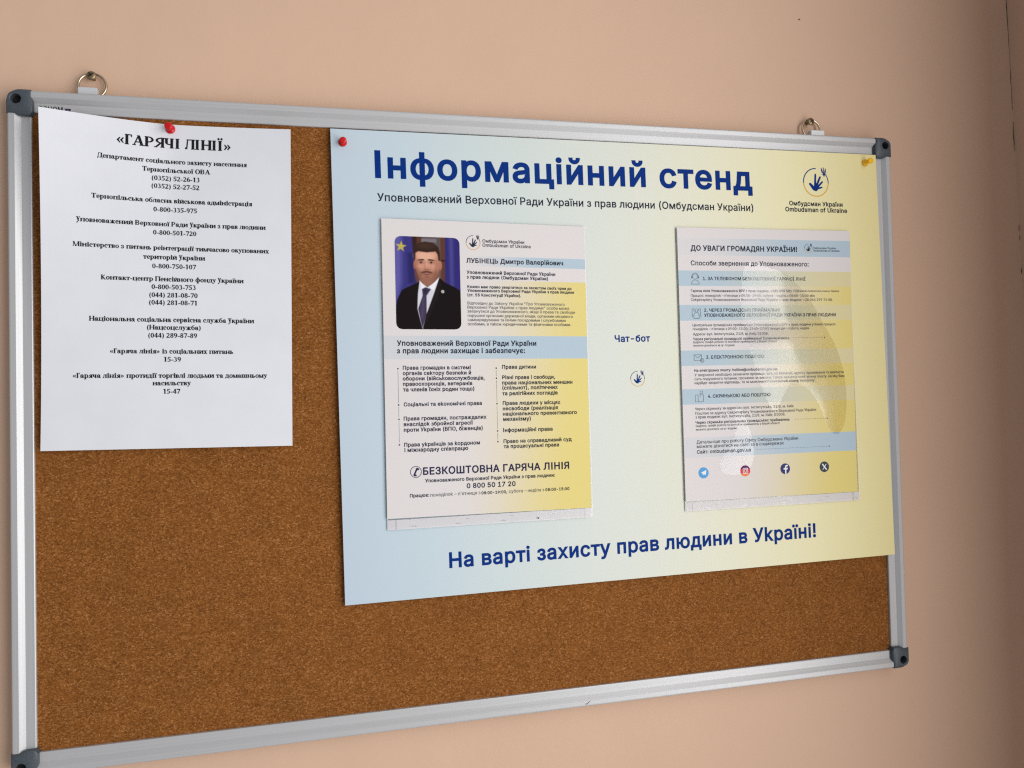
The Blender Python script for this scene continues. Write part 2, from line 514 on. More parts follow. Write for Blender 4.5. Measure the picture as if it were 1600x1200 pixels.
# a bold serif alphabet, drawn from stems, hairlines, bowls and serifs (1 = em)
XH, CAP, DESC, ST, HR = .465, .665, -.20, .145, .05
def rect(x0, y0, x1, y1): return [(x0, y0), (x1, y0), (x1, y1), (x0, y1)]
def serif(xa, xb, y, d): return rect(xa-.04, min(y, y+d*.032), xb+.04, max(y, y+d*.032))
def stem(x, y0, y1, w=ST, s0=True, s1=True):
    r = [rect(x, y0, x+w, y1)]
    if s0: r.append(serif(x, x+w, y0, 1))
    if s1: r.append(serif(x, x+w, y1, -1))
    return r
def arc(cx, cy, rx, ry, ix, iy, a0=0, a1=360, n=None):
    full = a1-a0 >= 359.9
    out = []
    spans = [(a0, (a0+a1)/2), ((a0+a1)/2, a1)] if full or a1-a0 > 200 else [(a0, a1)]
    for s, e_ in spans:
        k = 9
        A = [math.radians(s+(e_-s)*i/k) for i in range(k+1)]
        out.append([(cx+rx*math.cos(a), cy+ry*math.sin(a)) for a in A] + [(cx+ix*math.cos(a), cy+iy*math.sin(a)) for a in reversed(A)])
    return out
def diag(x0, y0, x1, y1, w): return [[(x0, y0), (x0+w, y0), (x1+w, y1), (x1, y1)]]
def dot(cx, cy, r): return [[(cx+r*math.cos(i*math.pi/5), cy+r*math.sin(i*math.pi/5)) for i in range(10)]]
def bowl(x, y0, y1, rx, w=.12, left=False):
    ry = (y1-y0)/2
    return arc(x, (y0+y1)/2, rx, ry, rx-w, ry-HR, 90 if left else -90, 270 if left else 90)
def breve(cx, y): return arc(cx, y+.10, .10, .10, .075, .05, 190, 350)

def serif_glyph(ch):
    g = []
    up_ = ch.isupper()
    H = CAP if up_ else XH
    lo_ = ch.lower()
    if ch == ' ': return .25, g
    if ch == '-': return .333, [rect(.04, .17, .29, .25)]
    if ch == '.': return .25, dot(.12, .06, .065)
    if ch == '(': return .333, arc(.33, .25, .27, .43, .16, .41, 118, 242)
    if ch == ')': return .333, arc(0, .25, .27, .43, .16, .41, -62, 62)
    if ch in '«»':
        for o_ in (0, .2):
            if ch == '«':
                g += [[(.04+o_, .24), (.20+o_, .42), (.24+o_, .40), (.14+o_, .24), (.24+o_, .08), (.20+o_, .06)]]
            else:
                g += [[(.24+o_, .24), (.08+o_, .42), (.04+o_, .40), (.14+o_, .24), (.04+o_, .08), (.08+o_, .06)]]
        return .5, g
    if ch.isdigit():
        D = .66
        if ch == '0': g = arc(.25, D/2, .22, D/2, .095, D/2-.03)
        if ch == '1': g = stem(.19, 0, D, s1=False) + [[(.19, D), (.06, D-.09), (.06, D-.12), (.19, D-.08)]]
        if ch == '2': g = arc(.23, .46, .20, .20, .085, .165, -35, 160) + diag(.03, .04, .28, .36, .10) + [rect(.03, 0, .45, .10)]
        if ch == '3': g = arc(.21, .49, .18, .17, .07, .135, -70, 150) + arc(.21, .19, .22, .19, .10, .15, -140, 80)
        if ch == '4': g = [rect(.27, 0, .39, D), rect(.03, .15, .47, .24)] + diag(.03, .20, .27, D, .05)
        if ch == '5': g = [rect(.11, .57, .44, D)] + diag(.06, .33, .11, D, .05) + arc(.2, .21, .24, .21, .11, .16, -140, 110)
        if ch == '6': g = arc(.26, .21, .21, .21, .09, .17) + arc(.38, .24, .34, .43, .215, .40, 95, 185)
        if ch == '7': g = [rect(.04, .55, .46, D)] + diag(.14, 0, .38, .57, .09)
        if ch == '8': g = arc(.25, .50, .18, .16, .075, .12) + arc(.25, .185, .21, .185, .09, .145)
        if ch == '9': g = arc(.24, .45, .21, .21, .09, .17) + arc(.12, .42, .34, .43, .215, .40, -85, 5)
        return .5, g
    if lo_ in 'ії':
        g = stem(.08, 0, H)
        if lo_ == 'ї' or not up_:
            y = H+.13
            g += dot(.147, y, .08) if lo_ == 'і' else dot(.05, y, .062)+dot(.245, y, .062)
        return (.39 if up_ else .29), g
    w2 = .36 if not up_ else .45
    if lo_ in 'нпийц':
        g = stem(.06, 0, H) + stem(.06+w2, 0, H)
        if lo_ == 'н': g.append(rect(.1, H/2-.025, .1+w2, H/2+.03))
        if lo_ == 'п': g.append(rect(.06, H-.05, .1+w2, H))
        if lo_ in 'ий': g += diag(.15, .04, .02+w2, H-.04, .07)
        if lo_ == 'й': g += breve(.06+w2/2+.07, H+.02)
        if lo_ == 'ц': g += [rect(.06, 0, .24+w2, .045), rect(.19+w2, -.13, .245+w2, .02)]
        return w2+.26, g
    if lo_ == 'г':
        g = stem(.06, 0, H) + [rect(.06, H-.045, .42, H), rect(.385, H-.16, .42, H)]
        return (.42 if not up_ else .47), g
    if lo_ == 'т':
        w = .46 if not up_ else .60
        g = stem(w/2-.065, 0, H, s1=False) + [rect(.02, H-.045, w, H), rect(.02, H-.16, .055, H), rect(w-.035, H-.16, w, H)]
        return w+.02, g
    if lo_ == 'л':
        x = .33 if not up_ else .44
        g = stem(x, 0, H) + [rect(.12, H-.042, x+.02, H)] + diag(.09, .02, .14, H-.02, .055) + dot(.07, .055, .058)
        return x+.20, g
    if lo_ == 'д':
        x = .33 if not up_ else .44
        g = [rect(x, 0, x+ST, H), rect(.13, H-.04, x+ST+.03, H), rect(.02, 0, x+ST+.07, .045), rect(.02, -.13, .06, .02), rect(x+ST+.03, -.13, x+ST+.07, .02)] + diag(.08, .02, .15, H-.02, .055)
        return x+.23, g
    if lo_ == 'м':
        w = .62 if not up_ else .80
        g = stem(.04, 0, H, w=.045) + stem(w-.16, 0, H) + diag(w/2-.10, 0, .05, H, .12) + diag(w/2-.03, 0, w-.14, H, .05)
        return w+.04, g
    if lo_ == 'о': return (.5 if not up_ else .74), arc(.25 if not up_ else .37, H/2, .225 if not up_ else .34, H/2+.01, .10 if not up_ else .185, H/2-.03)
    if lo_ == 'с':
        r = 1 if not up_ else 1.5
        return .44*r, arc(.24*r, H/2, .215*r, H/2+.01, .085*r, H/2-.035, 48, 312) + dot(.35*r, H*.74, .065)
    if lo_ == 'е' and not up_:
        return .44, arc(.23, H/2, .205, H/2+.01, .085, H/2-.03, 0, 318) + [rect(.1, H/2-.02, .43, H/2+.025)]
    if lo_ == 'а':
        if up_:
            return .72, diag(.06, 0, .33, CAP, .05)+diag(.50, 0, .28, CAP, .15)+[rect(.17, .2, .55, .245), rect(0, 0, .20, .032), rect(.42, 0, .72, .032)]
        return .5, [rect(.28, .03, .41, .33), rect(.36, 0, .49, .05)] + arc(.24, .33, .17, .145, .055, .105, 0, 165) + dot(.09, .34, .06) + arc(.19, .135, .165, .145, .06, .10)
    if lo_ == 'р':
        if up_: return .60, stem(.06, 0, CAP) + bowl(.25, .28, CAP, .30) + [rect(.15, CAP-.045, .27, CAP), rect(.15, .28, .27, .325)]
        return .55, stem(.06, DESC, XH) + arc(.28, XH/2, .235, XH/2+.01, .10, XH/2-.035, -150, 150)
    if lo_ == 'у':
        return .48, diag(.22, .05, .03, H, .14) + diag(.13, DESC+.05, .38, H, .045) + dot(.09, DESC+.06, .062) + [rect(0, H-.03, .21, H), rect(.31, H-.03, .48, H)]
    if lo_ == 'х':
        return .5, diag(.30, 0, .03, H, .16) + diag(.05, 0, .38, H, .045) + [rect(0, 0, .19, .03), rect(.26, 0, .5, .03), rect(0, H-.03, .24, H), rect(.32, H-.03, .49, H)]
    if lo_ == 'к':
        e2 = .06 if up_ else 0
        return .53+e2*2, stem(.06, 0, H) + diag(.18, H/2, .34+e2, H-.05, .05) + dot(.41+e2, H-.06, .055) + diag(.36+e2, 0, .22, H/2+.02, .15) + [rect(.34+e2, 0, .56+e2*2, .032)]
    if lo_ == 'ж':
        return .70, [r for r in stem(.285, 0, H)] + diag(.30, H/2, .12, H-.05, -.05) + diag(.39, H/2, .56, H-.05, .05) + dot(.10, H-.06, .052) + dot(.60, H-.06, .052) + diag(.02, 0, .25, H/2+.03, .13) + diag(.56, 0, .33, H/2+.03, .13)
    if lo_ == 'в':
        a = .24 if not up_ else .29
        return (.48 if not up_ else .65), stem(.05, 0, H) + bowl(.22 if not up_ else .28, H*.50, H, a-.03) + bowl(.22 if not up_ else .28, 0, H*.54, a) + [rect(.1, 0, .30, .04), rect(.1, H-.04, .30, H), rect(.1, H/2-.015, .30, H/2+.03)]
    if lo_ == 'з':
        return .42, arc(.18, .345, .165, .13, .06, .095, -80, 150) + arc(.18, .13, .20, .14, .085, .10, -150, 85) + dot(.07, .35, .05) + dot(.07, .10, .05)
    if lo_ == 'ч':
        s = 1 if not up_ else 1.25
        return .5*s+.03, stem(.30*s, 0, H) + stem(.04, H*.55, H, s0=False) + arc(.24*s, H*.56, .2*s, .15, .2*s-.12, .10, 180, 290)
    if lo_ == 'ь':
        return .48, stem(.06, 0, H) + bowl(.22, 0, H*.58, .22) + [rect(.12, H*.53, .26, H*.58), rect(.12, 0, .26, .045)]
    if lo_ == 'ю':
        return .74, stem(.05, 0, H) + [rect(.1, H/2-.025, .32, H/2+.025)] + arc(.51, H/2, .215, H/2+.01, .10, H/2-.03)
    if lo_ == 'я':
        x = .31 if not up_ else .44
        return x+.20, stem(x, 0, H) + bowl(x+.02, H*.42, H, x-.07, left=True) + [rect(x-.05, H*.42, x+.03, H*.42+.04), rect(x-.05, H-.04, x+.03, H), rect(0, 0, .17, .032)] + diag(.03, 0, x-.10, H*.45, .12)
    if lo_ == 'б':
        return .5, arc(.25, .225, .225, .235, .10, .195) + arc(.36, .30, .34, .35, .25, .29, 100, 185) + diag(.30, .60, .42, .70, .06)
    if lo_ == 'ф':
        return .70, stem(.285, DESC, .66) + arc(.25, XH/2, .21, XH/2+.01, .09, XH/2-.035, 40, 320) + arc(.45, XH/2, .21, XH/2+.01, .09, XH/2-.035, -140, 140)
    if lo_ == 'ш':
        return .8, stem(.05, 0, H) + stem(.32, 0, H) + stem(.59, 0, H) + [rect(.05, 0, .7, .04)]
    return .5, arc(.25, H/2, .22, H/2, .1, H/2-.03)

def tessel(poly):
    return [tuple(t) for t in tessellate_polygon([[Vector((x, y, 0)) for x, y in poly]])]

class Ink:
    """Collects flat printed shapes in sheet millimetres and lays them on a sheet's surface."""
    def __init__(self, base=.14):
        self.v, self.f, self.base, self.k = [], [], base, 0
    def poly(self, pts, lift=0):
        n = len(self.v)
        self.k = (self.k+1) % 7
        off = self.base+lift+self.k*.012
        self.v += [(x, y, off) for x, y in pts]
        for t in tessel(pts):
            self.f.append(tuple(n+i for i in t))
    def capsule(self, x0, y0, x1, y1, r0, r1=None, n=6, lift=0):
        r1 = r0 if r1 is None else r1
        a = math.atan2(y1-y0, x1-x0)
        pts = [(x1+r1*math.cos(a-math.pi/2+math.pi*i/n), y1+r1*math.sin(a-math.pi/2+math.pi*i/n)) for i in range(n+1)]
        pts += [(x0+r0*math.cos(a+math.pi/2+math.pi*i/n), y0+r0*math.sin(a+math.pi/2+math.pi*i/n)) for i in range(n+1)]
        self.poly(pts, lift)
    def ring(self, cx, cy, r, w, a0=0, a1=360, n=28, lift=0):
        n = max(4, int(n*(a1-a0)/360))
        for i in range(0, n, 7):
            j = min(n, i+7)
            A = [math.radians(a0+(a1-a0)*q/n) for q in range(i, j+1)]
            self.poly([(cx+(r+w/2)*math.cos(a), cy+(r+w/2)*math.sin(a)) for a in A] +
                      [(cx+(r-w/2)*math.cos(a), cy+(r-w/2)*math.sin(a)) for a in reversed(A)], lift)
    def disc(self, cx, cy, r, lift=0, n=24):
        self.poly([(cx+r*math.cos(2*math.pi*i/n), cy+r*math.sin(2*math.pi*i/n)) for i in range(n)], lift)
    def text(self, s, weight, x0, x1, y, ysc=1.0):
        v, f, a, b = sans(s, weight)
        k = (x1-x0)/(b-a)
        n = len(self.v)
        self.k = (self.k+1) % 7
        off = self.base+self.k*.012
        self.v += [(x0+(p[0]-a)*k, y+p[1]*k*ysc, off) for p in v]
        self.f += [tuple(n+i for i in t) for t in f]
    def serif_text(self, s, x0, x1, y, ysc=1.0):
        adv, polys = 0, []
        for ch in s:
            w, g = serif_glyph(ch)
            polys += [[(px+adv, py) for px, py in q] for q in g]
            adv += w
        a = min(p[0] for q in polys for p in q); b = max(p[0] for q in polys for p in q)
        k = (x1-x0)/(b-a)
        for q in polys:
            A_ = np.array(q)
            A_ = fatten(A_, .014 if area2(A_) > 0 else -.014)
            self.poly([(x0+(px-a)*k, y+py*k*ysc) for px, py in A_.tolist()])
    def build(self, name, surf, m, parent):
        return obj_data(name, [surf.at(x, y, o) for x, y, o in self.v], self.f, m, parent)

class Sheet:
    """A sheet of w x hgt mm whose corners sit at known board millimetres; hfun(s, t) is its height over the board front."""
    def __init__(self, w, hgt, corners, hfun):
        self.w, self.hgt, self.c, self.hf = w, hgt, corners, hfun
    def at(self, x, y, off=0):
        s, t = x/self.w, -y/self.hgt
        c = self.c
        q = [(1-s)*(1-t)*c[0][i]+s*(1-t)*c[1][i]+s*t*c[2][i]+(1-s)*t*c[3][i] for i in (0, 1)]
        return P(q[0], q[1], self.hf(s, t)+off)

def printed_sheet(name, surf, xs, ys, colf, m, parent, back=0.15, back_mat=None):
    """Sheet mesh with crisp horizontal bands: colf(x, ymid) colours every cell corner; thickness `back` behind."""
    nx, ny = len(xs), len(ys)
    v = [surf.at(x, y) for y in ys for x in xs]
    f = [(j*nx+i, (j+1)*nx+i, (j+1)*nx+i+1, j*nx+i+1) for j in range(ny-1) for i in range(nx-1)]
    cols = []
    for j in range(ny-1):
        ym = (ys[j]+ys[j+1])/2
        for i in range(nx-1):
            for q in (i, i, i+1, i+1):
                cols.append(colf(xs[q], ym))
    nf = len(f)
    n0 = len(v)
    v += [surf.at(x, y, -back) for y in ys for x in xs]
    f += [(n0+j*nx+i, n0+j*nx+i+1, n0+(j+1)*nx+i+1, n0+(j+1)*nx+i) for j in range(ny-1) for i in range(nx-1)]
    loop = [i for i in range(nx)]+[j*nx+nx-1 for j in range(1, ny)]+[(ny-1)*nx+i for i in range(nx-2, -1, -1)]+[j*nx for j in range(ny-2, 0, -1)]
    for a, b in zip(loop, loop[1:]+loop[:1]):
        f.append((a, b, n0+b, n0+a))
    o = obj_data(name, v, f, m, parent)
    me = o.data
    if colf is not None:
        at = me.color_attributes.new("print", 'FLOAT_COLOR', 'CORNER')
        buf = []
        for c in cols:
            buf += [*c, 1.0]
        rest = len(me.loops)-len(cols)
        buf += [.78, .78, .76, 1.0]*rest
        at.data.foreach_set("color", buf)
    return o

def blocks(lines):
    """groups measured lines into printed blocks: same weight, same left edge or next to it, close baselines"""
    out = []
    for l in lines:
        for g in reversed(out[-4:]):
            p = g[-1]
            if p[1] == l[1] and -.9 < p[4]-l[4] < (9.2 if len(l) > 5 else 5.9) and (abs(p[2]-l[2]) < 2.5 or (len(l) > 5 and l[4]-p[4] < 0)):
                g.append(l); break
        else:
            out.append([l])
    return out

def frange(a, b, n): return [a+(b-a)*i/n for i in range(n+1)]

# ------------------------------------------------------------------ the walls
WH = -18.4
def wall():
    bm = bmesh.new()
    q = [bm.verts.new(P(x, z, WH)) for x, z in ((-900, -1700), (1130, -1700), (1075, 900), (-900, 900))]
    bm.faces.new(q)
    q = [bm.verts.new(P(x, z, h)) for x, z, h in ((-900, -1700, WH-60), (1130, -1700, WH-60), (1075, 900, WH-60), (-900, 900, WH-60))]
    bm.faces.new(q)
    o = obj_bm("wall", bm, m_wall, recalc=False)
    o['kind'] = 'structure'
    return o
w_main = wall()
bm = bmesh.new()
for dx in (0, 60):
    q = [bm.verts.new(P(x+dx, z, h)) for x, z, h in ((1130, -1700, WH-60), (1130, -1700, 400), (1075, 900, 400), (1075, 900, WH-60))]
    bm.faces.new(q)
w_side = obj_bm("wall_right", bm, m_wall, recalc=False)
w_side['kind'] = 'structure'

def corner_x(z): return 1094-z*.0213
random.seed(4)
def crack(z0, z1, w, xo):
    v, f = [], []
    n = max(3, int(abs(z1-z0)/5))
    dx = 0
    for i in range(n+1):
        z = z0+(z1-z0)*i/n
        dx += random.uniform(-.35, .35)
        dx *= .9
        ww = w*(.25+.75*math.sin(math.pi*min(1, max(0.03, i/n)))**.5)*random.uniform(.7, 1.1)
        x = corner_x(z)-xo+dx
        v += [P(x-ww/2, z, WH+.12), P(x+ww/2, z, WH+.12)]
        if i:
            k = 2*i
            f.append((k-2, k-1, k+1, k))
    return v, f
cv, cf = [], []
for a, b_, w_, xo in ((215, 50, 1.3, .4), (36, 0, 1.2, .6), (-90, -99, .9, .5), (-103, -109, .9, .2), (-128, -132, 1.0, -1.0), (-142, -150, 1.3, .3), (-196, -201, 1.0, -.6)):
    v, f = crack(a, b_, w_, xo)
    n = len(cv)
    cv += v
    cf += [tuple(n+i for i in t) for t in f]
obj_data("plaster_crack", cv, cf, m_crack, w_main)
def blot(name, cx, cz, rx, rz, h, m, parent):
    pts = [P(cx+rx*random.uniform(.7, 1.1)*math.cos(a), cz+rz*random.uniform(.7, 1.1)*math.sin(a), h) for a in [2*math.pi*i/11 for i in range(11)]]
    return obj_data(name, pts, [tuple(range(11))], m, parent)
blot("paint_fleck", 801.2, 137.4, 1.7, .9, WH+.12, m_spot, w_main)

# ------------------------------------------------------------------ cork board
BW, BH = 900, 594
board = empty("cork_board", "wide cork notice board in a silver aluminium frame with dark grey plastic corners", "notice board")
board.location = (0, 0, 0)
PROF = [(0, -18), (0, -1.6), (.35, -.7), (1.1, -.1), (2.0, 0), (5.9, 0), (10.3, -3.4), (17.5, -3.4), (18.2, -3.8), (18.4, -4.4), (18.4, -9), (10, -9), (10, -18)]
def rail(a, b, horiz, flip):
    bm = bmesh.new()
    rings = []
    for e_ in (a, b):
        r = []
        for d, h in PROF:
            if horiz:
                z = -d if flip else -BH+d
                r.append(bm.verts.new(P(e_, z, h)))
            else:
                x = d if flip else BW-d
                r.append(bm.verts.new(P(x, e_, h)))
        rings.append(r)
    n = len(PROF)
    for i in range(n):
        bm.faces.new((rings[0][i], rings[0][(i+1) % n], rings[1][(i+1) % n], rings[1][i]))
    bm.faces.new(rings[0]); bm.faces.new(rings[1])
    return obj_bm("frame_rail", bm, m_alu_h if horiz else m_alu_v, board)
rail(15, BW-15, True, True); rail_bottom = rail(15, BW-15, True, False)
rail(-15, -BH+15, False, True); rail(-15, -BH+15, False, False)
bm = bmesh.new()
vs = [bm.verts.new(P(x, z, h)) for h in (-6.2, -14) for x, z in ((12, -12), (BW-12, -12), (BW-12, -BH+12), (12, -BH+12))]
for q in ((0, 1, 2, 3), (4, 5, 6, 7), (0, 1, 5, 4), (1, 2, 6, 5), (2, 3, 7, 6), (3, 0, 4, 7)):
    bm.faces.new([vs[i] for i in q])
obj_bm("cork_panel", bm, m_cork, board)

def corner_cap(cx, cz, sx, sz):
    # local frame: outer corner at (0,0), body towards +a (along the horizontal rail) and +b (along the vertical rail)
    A, B, R = 20.8, 22.6, 11.5
    def outline(ins):
        r = R-ins
        o = -.5+ins
        pts = []
        for i in range(9):
            t = math.pi+math.pi/2*i/8
            pts.append((o+r+r*math.cos(t), o+r+r*math.sin(t)))
        pts += [(A-1.6-ins, o), (A-1.6-ins, 5.8), (A-ins, 9), (A-ins, 18.9-ins), (20.2-ins, 20.2-ins), (18.9-ins, B-ins), (9, B-ins), (5.8, B-1.6-ins), (o, B-1.6-ins)]
        return pts
    hc = (7.4, 8.4)
    bm = bmesh.new()
    def put(pts, h): return [bm.verts.new(P(cx+sx*a, cz+sz*b, h)) for a, b in pts]
    o0, o1, o2, o3 = put(outline(0), -18.2), put(outline(0), -.6), put(outline(.35), .7), put(outline(1.1), 1.3)
    n = len(o0)
    pts3 = outline(1.1)
    circ = []
    for (a, b) in pts3:
        t = math.atan2(b-hc[1], a-hc[0])
        circ.append(t)
    rad = 4.3
    rings = []
    for rr, h in ((rad+2.4, 1.75), (rad+.5, 1.75), (rad, 1.3), (rad, -9)):
        rings.append(put([(hc[0]+rr*math.cos(t), hc[1]+rr*math.sin(t)) for t in circ], h))
    seq = [o0, o1, o2, o3]+rings
    for r0, r1 in zip(seq, seq[1:]):
        for i in range(n):
            bm.faces.new((r0[i], r0[(i+1) % n], r1[(i+1) % n], r1[i]))
    cap = obj_bm("corner_cap", bm, m_cap, board, smooth=True)
    cap.data.set_sharp_from_angle(angle=math.radians(40))
    # the dark recess floor
    d = [P(cx+sx*(hc[0]+rad*1.02*math.cos(2*math.pi*i/20)), cz+sz*(hc[1]+rad*1.02*math.sin(2*math.pi*i/20)), -5) for i in range(20)]
    obj_data("screw_recess", d, [tuple(range(20))], m_black, cap)
for cx, cz, sx, sz in ((0, 0, 1, -1), (BW, 0, -1, -1), (BW, -BH, -1, 1), (0, -BH, 1, 1)):
    corner_cap(cx, cz, sx, sz)

def box(bm, x0, x1, z0, z1, h0, h1, bev=.5):
    vs = [bm.verts.new(P(x, z, h)) for h in (h0, h1) for x, z in ((x0, z0), (x1, z0), (x1, z1), (x0, z1))]
    fs = [bm.faces.new([vs[i] for i in q]) for q in ((3, 2, 1, 0), (4, 5, 6, 7), (0, 1, 5, 4), (1, 2, 6, 5), (2, 3, 7, 6), (3, 0, 4, 7))]
    ed = list({e_ for f in fs for e_ in f.edges})
    bmesh.ops.bevel(bm, geom=ed, offset=bev*MM, segments=2, affect='EDGES')

def torus(bm, cx, cz, h, R, r, tilt=0, a0=0, a1=360, nu=48, nv=8):
    rings = []
    full = a1-a0 >= 359.9
    for i in range(nu if full else nu+1):
        a = math.radians(a0+(a1-a0)*i/nu)
        ring = []
        for j in range(nv):
            b = 2*math.pi*j/nv
            rr = R+r*math.cos(b)
            ring.append(bm.verts.new(P(cx+rr*math.cos(a), cz+rr*math.sin(a), h+r*math.sin(b)+tilt*math.sin(a)*R)))
        rings.append(ring)
    k = len(rings)
    for i in range(k if full else k-1):
        for j in range(nv):
            bm.faces.new((rings[i][j], rings[(i+1) % k][j], rings[(i+1) % k][(j+1) % nv], rings[i][(j+1) % nv]))

for (x0, x1, z1, rx, rz, R) in ((55.2, 71.2, 7.6, 65.4, 11.6, 11.7), (802.4, 819.4, 6.8, 808.0, 10.2, 11.2)):
    bm = bmesh.new(); box(bm, x0, x1, -.5, z1, -12.5, -5.5)
    clip = obj_bm("hanger_clip", bm, m_clip, board)
    bm = bmesh.new(); torus(bm, rx, rz, -13.0, R, 1.15, tilt=-.12)
    obj_bm("hanger_ring", bm, m_steel, clip, smooth=True)

def lathe(bm, prof, base, axis, n=28):
    """prof: (radius, height) mm along axis from base (world)."""
    ax = Vector(axis).normalized()
    u = ax.orthogonal().normalized(); w = ax.cross(u)
    rings = []
    for r, h in prof:
        rings.append([bm.verts.new(base+ax*h*MM+(u*math.cos(2*math.pi*i/n)+w*math.sin(2*math.pi*i/n))*max(r, .01)*MM) for i in range(n)])
    for a, b in zip(rings, rings[1:]):
        for i in range(n):
            bm.faces.new((a[i], a[(i+1) % n], b[(i+1) % n], b[i]))
    bm.faces.new(rings[0]); bm.faces.new(rings[-1])

for (sx_, sz_, lab, tilt) in ((65.8, 19.4, "dark cross head wall screw holding the hanger ring above the typed white notice", (-.1, -1, .12)),
                        (806.3, 18.0, "dark cross head wall screw holding the hanger ring near the yellow pin", (.02, -1, .04))):
    root = empty("wall_screw", lab, "screw", "screws the board hangs from")
    base = P(sx_, sz_, WH-1)
    bm = bmesh.new(); lathe(bm, [(1.6, 0), (1.6, 7.2)], base, tilt, 16)
    obj_bm("shank", bm, m_brass, root, smooth=False)
    bm = bmesh.new(); lathe(bm, [(1.7, 7.0), (3.9, 7.6), (4.3, 8.2), (4.0, 9.0), (2.7, 9.7), (.4, 9.95)], base, tilt, 24)
    head = obj_bm("screw_head", bm, m_brass, root, smooth=True)
    bm = bmesh.new()
    ax = Vector(tilt).normalized()
    c0 = base+ax*10.02*MM
    for a in (.6, .6+math.pi/2):
        u = Vector((math.cos(a), 0, math.sin(a))); w = Vector((-math.sin(a), 0, math.cos(a)))
        vs = [bm.verts.new(c0+u*s1*2.5*MM+w*s2*.62*MM) for s1, s2 in ((-1, -1), (1, -1), (1, 1), (-1, 1))]
        bm.faces.new(vs)
        c0 = c0+ax*.03*MM
    obj_bm("drive_slot", bm, m_black, head)

# the maker's sticker on the top rail, half hidden by the typed notice, and a scuff on the bottom rail
st = obj_data("maker_sticker", [P(x, z, -3.32) for x, z in ((21.5, -12.2), (53.5, -12.2), (53.5, -17.4), (21.5, -17.4))], [(3, 2, 1, 0)], m_sticker, board)
class Flat:
    def __init__(self, h): self.h = h
    def at(self, x, y, off=0): return P(x, y, self.h+off)
ik = Ink(.05); ik.text("ПОНОМ", 'B', 24, 43.6, -16.3); ik.build("sticker_lettering", Flat(-3.32), m_dark, st)
ik = Ink(.05)
for o_ in (0, 2.4):
    ik.poly([(45.0+o_, -13.6), (48.0+o_, -13.6), (47.2+o_, -16.4), (46.2+o_, -16.4)])
ik.build("sticker_emblem", Flat(-3.32), m_purple, st)
sc = Ink(.05)
sc.poly([(516.5, -590.6), (519, -591.8), (523, -589.0), (522.6, -588.6), (519, -590.8)])
sc.build("scuff_mark", Flat(0), m_spot, rail_bottom)

# ------------------------------------------------------------------ the poster panel
def ph(s): return -1.0+1.5*s
poster_surf = Sheet(605, 454, ((276.2, -20.2), (879.9, -19.6), (887.0, -468.6), (282.2, -472.2)), lambda s, t: ph(s))
poster = empty("info_poster", "large rigid information poster fading from pale blue to pale yellow, pinned over the cork", "poster")
PC = [(0, (.485, .585, .67)), (.12, (.515, .615, .675)), (.30, (.585, .65, .635)), (.50, (.655, .675, .60)), (.66, (.715, .70, .535)), (.82, (.78, .725, .44)), (1, (.80, .705, .34))]
def poster_col(x, y):
    s = x/605+(y+227)/454*.03
    s = min(1, max(0, s))
    for (a, ca), (b, cb) in zip(PC, PC[1:]):
        if s <= b:
            return mixc(ca, cb, (s-a)/(b-a))
    return PC[-1][1]
printed_sheet("panel", poster_surf, frange(0, 605, 48), frange(0, -454, 24), poster_col, m_poster, poster, back=1.5)

def emblem(inkN, inkO, cx, cy, k):
    """hand-and-dove ring emblem; k = ring radius in mm"""
    inkN.ring(cx, cy, k, k*.07, 88, 183)
    inkN.ring(cx, cy, k, k*.06, -3, 40)
    inkO.ring(cx, cy, k, k*.065, 184, 356)
    s = k/152
    T = lambda x, y: (cx+(x-430)*s, cy-(y-995)*s)
    def cp(x0, y0, x1, y1, r0, r1): inkN.capsule(*T(x0, y0), *T(x1, y1), r0*s, r1*s)
    cp(418, 1040, 427, 910, 13, 10); cp(432, 1040, 483, 936, 13, 10); cp(444, 1048, 508, 988, 12, 9); cp(446, 1062, 500, 1048, 11, 8)
    cp(424, 1062, 436, 1048, 30, 26); cp(358, 1014, 404, 1064, 13, 20)
    for x, y in ((503, 838), (528, 832), (553, 842)):
        cp(534, 918, x, y, 3.5, 4)
        cp(x, y, x+3, y+34, 4.5, 4.5)
    cp(508, 884, 558, 888, 4, 4); cp(512, 904, 552, 906, 4, 4); cp(534, 918, 534, 900, 9, 8)

e_navy, e_or = Ink(), Ink()
emblem(e_navy, e_or, 526.3, -34.2, 15.6)
em = e_navy.build("emblem", poster_surf, m_navy, poster)
e_or.build("emblem_arc", poster_surf, m_orange, em)
e_navy, e_or = Ink(), Ink()                          # the small emblem under the caption
emblem(e_navy, e_or, 304.8, -247.6, 7.8)
em = e_navy.build("emblem", poster_surf, m_navy, poster)
e_or.build("emblem_arc", poster_surf, m_orange, em)
k_ = lambda s: s.replace('к', 'k')
PL = POSTER_LINES
def one(line, name, surf, m, parent, w=None, alt=False, ysc=1):
    i_ = Ink()
    i_.text(k_(line[0]) if alt else line[0], w or line[1], line[2], line[3], line[4], ysc)
    return i_.build(name, surf, m, parent)
one(PL[0], "title_lettering", poster_surf, m_navy, poster, 'H', ysc=.955)
one(PL[1], "subtitle_lettering", poster_surf, m_dark, poster, "M")
ik = Ink(); ik.text(k_(PL[2][0]), 'B', *PL[2][2:]); ik.text(PL[3][0], 'B', *PL[3][2:]); ik.build("emblem_lettering", poster_surf, m_dark, poster)
one(PL[4], "caption_lettering", poster_surf, m_navy, poster)
one(PL[5], "slogan_lettering", poster_surf, m_navy, poster, alt=True)

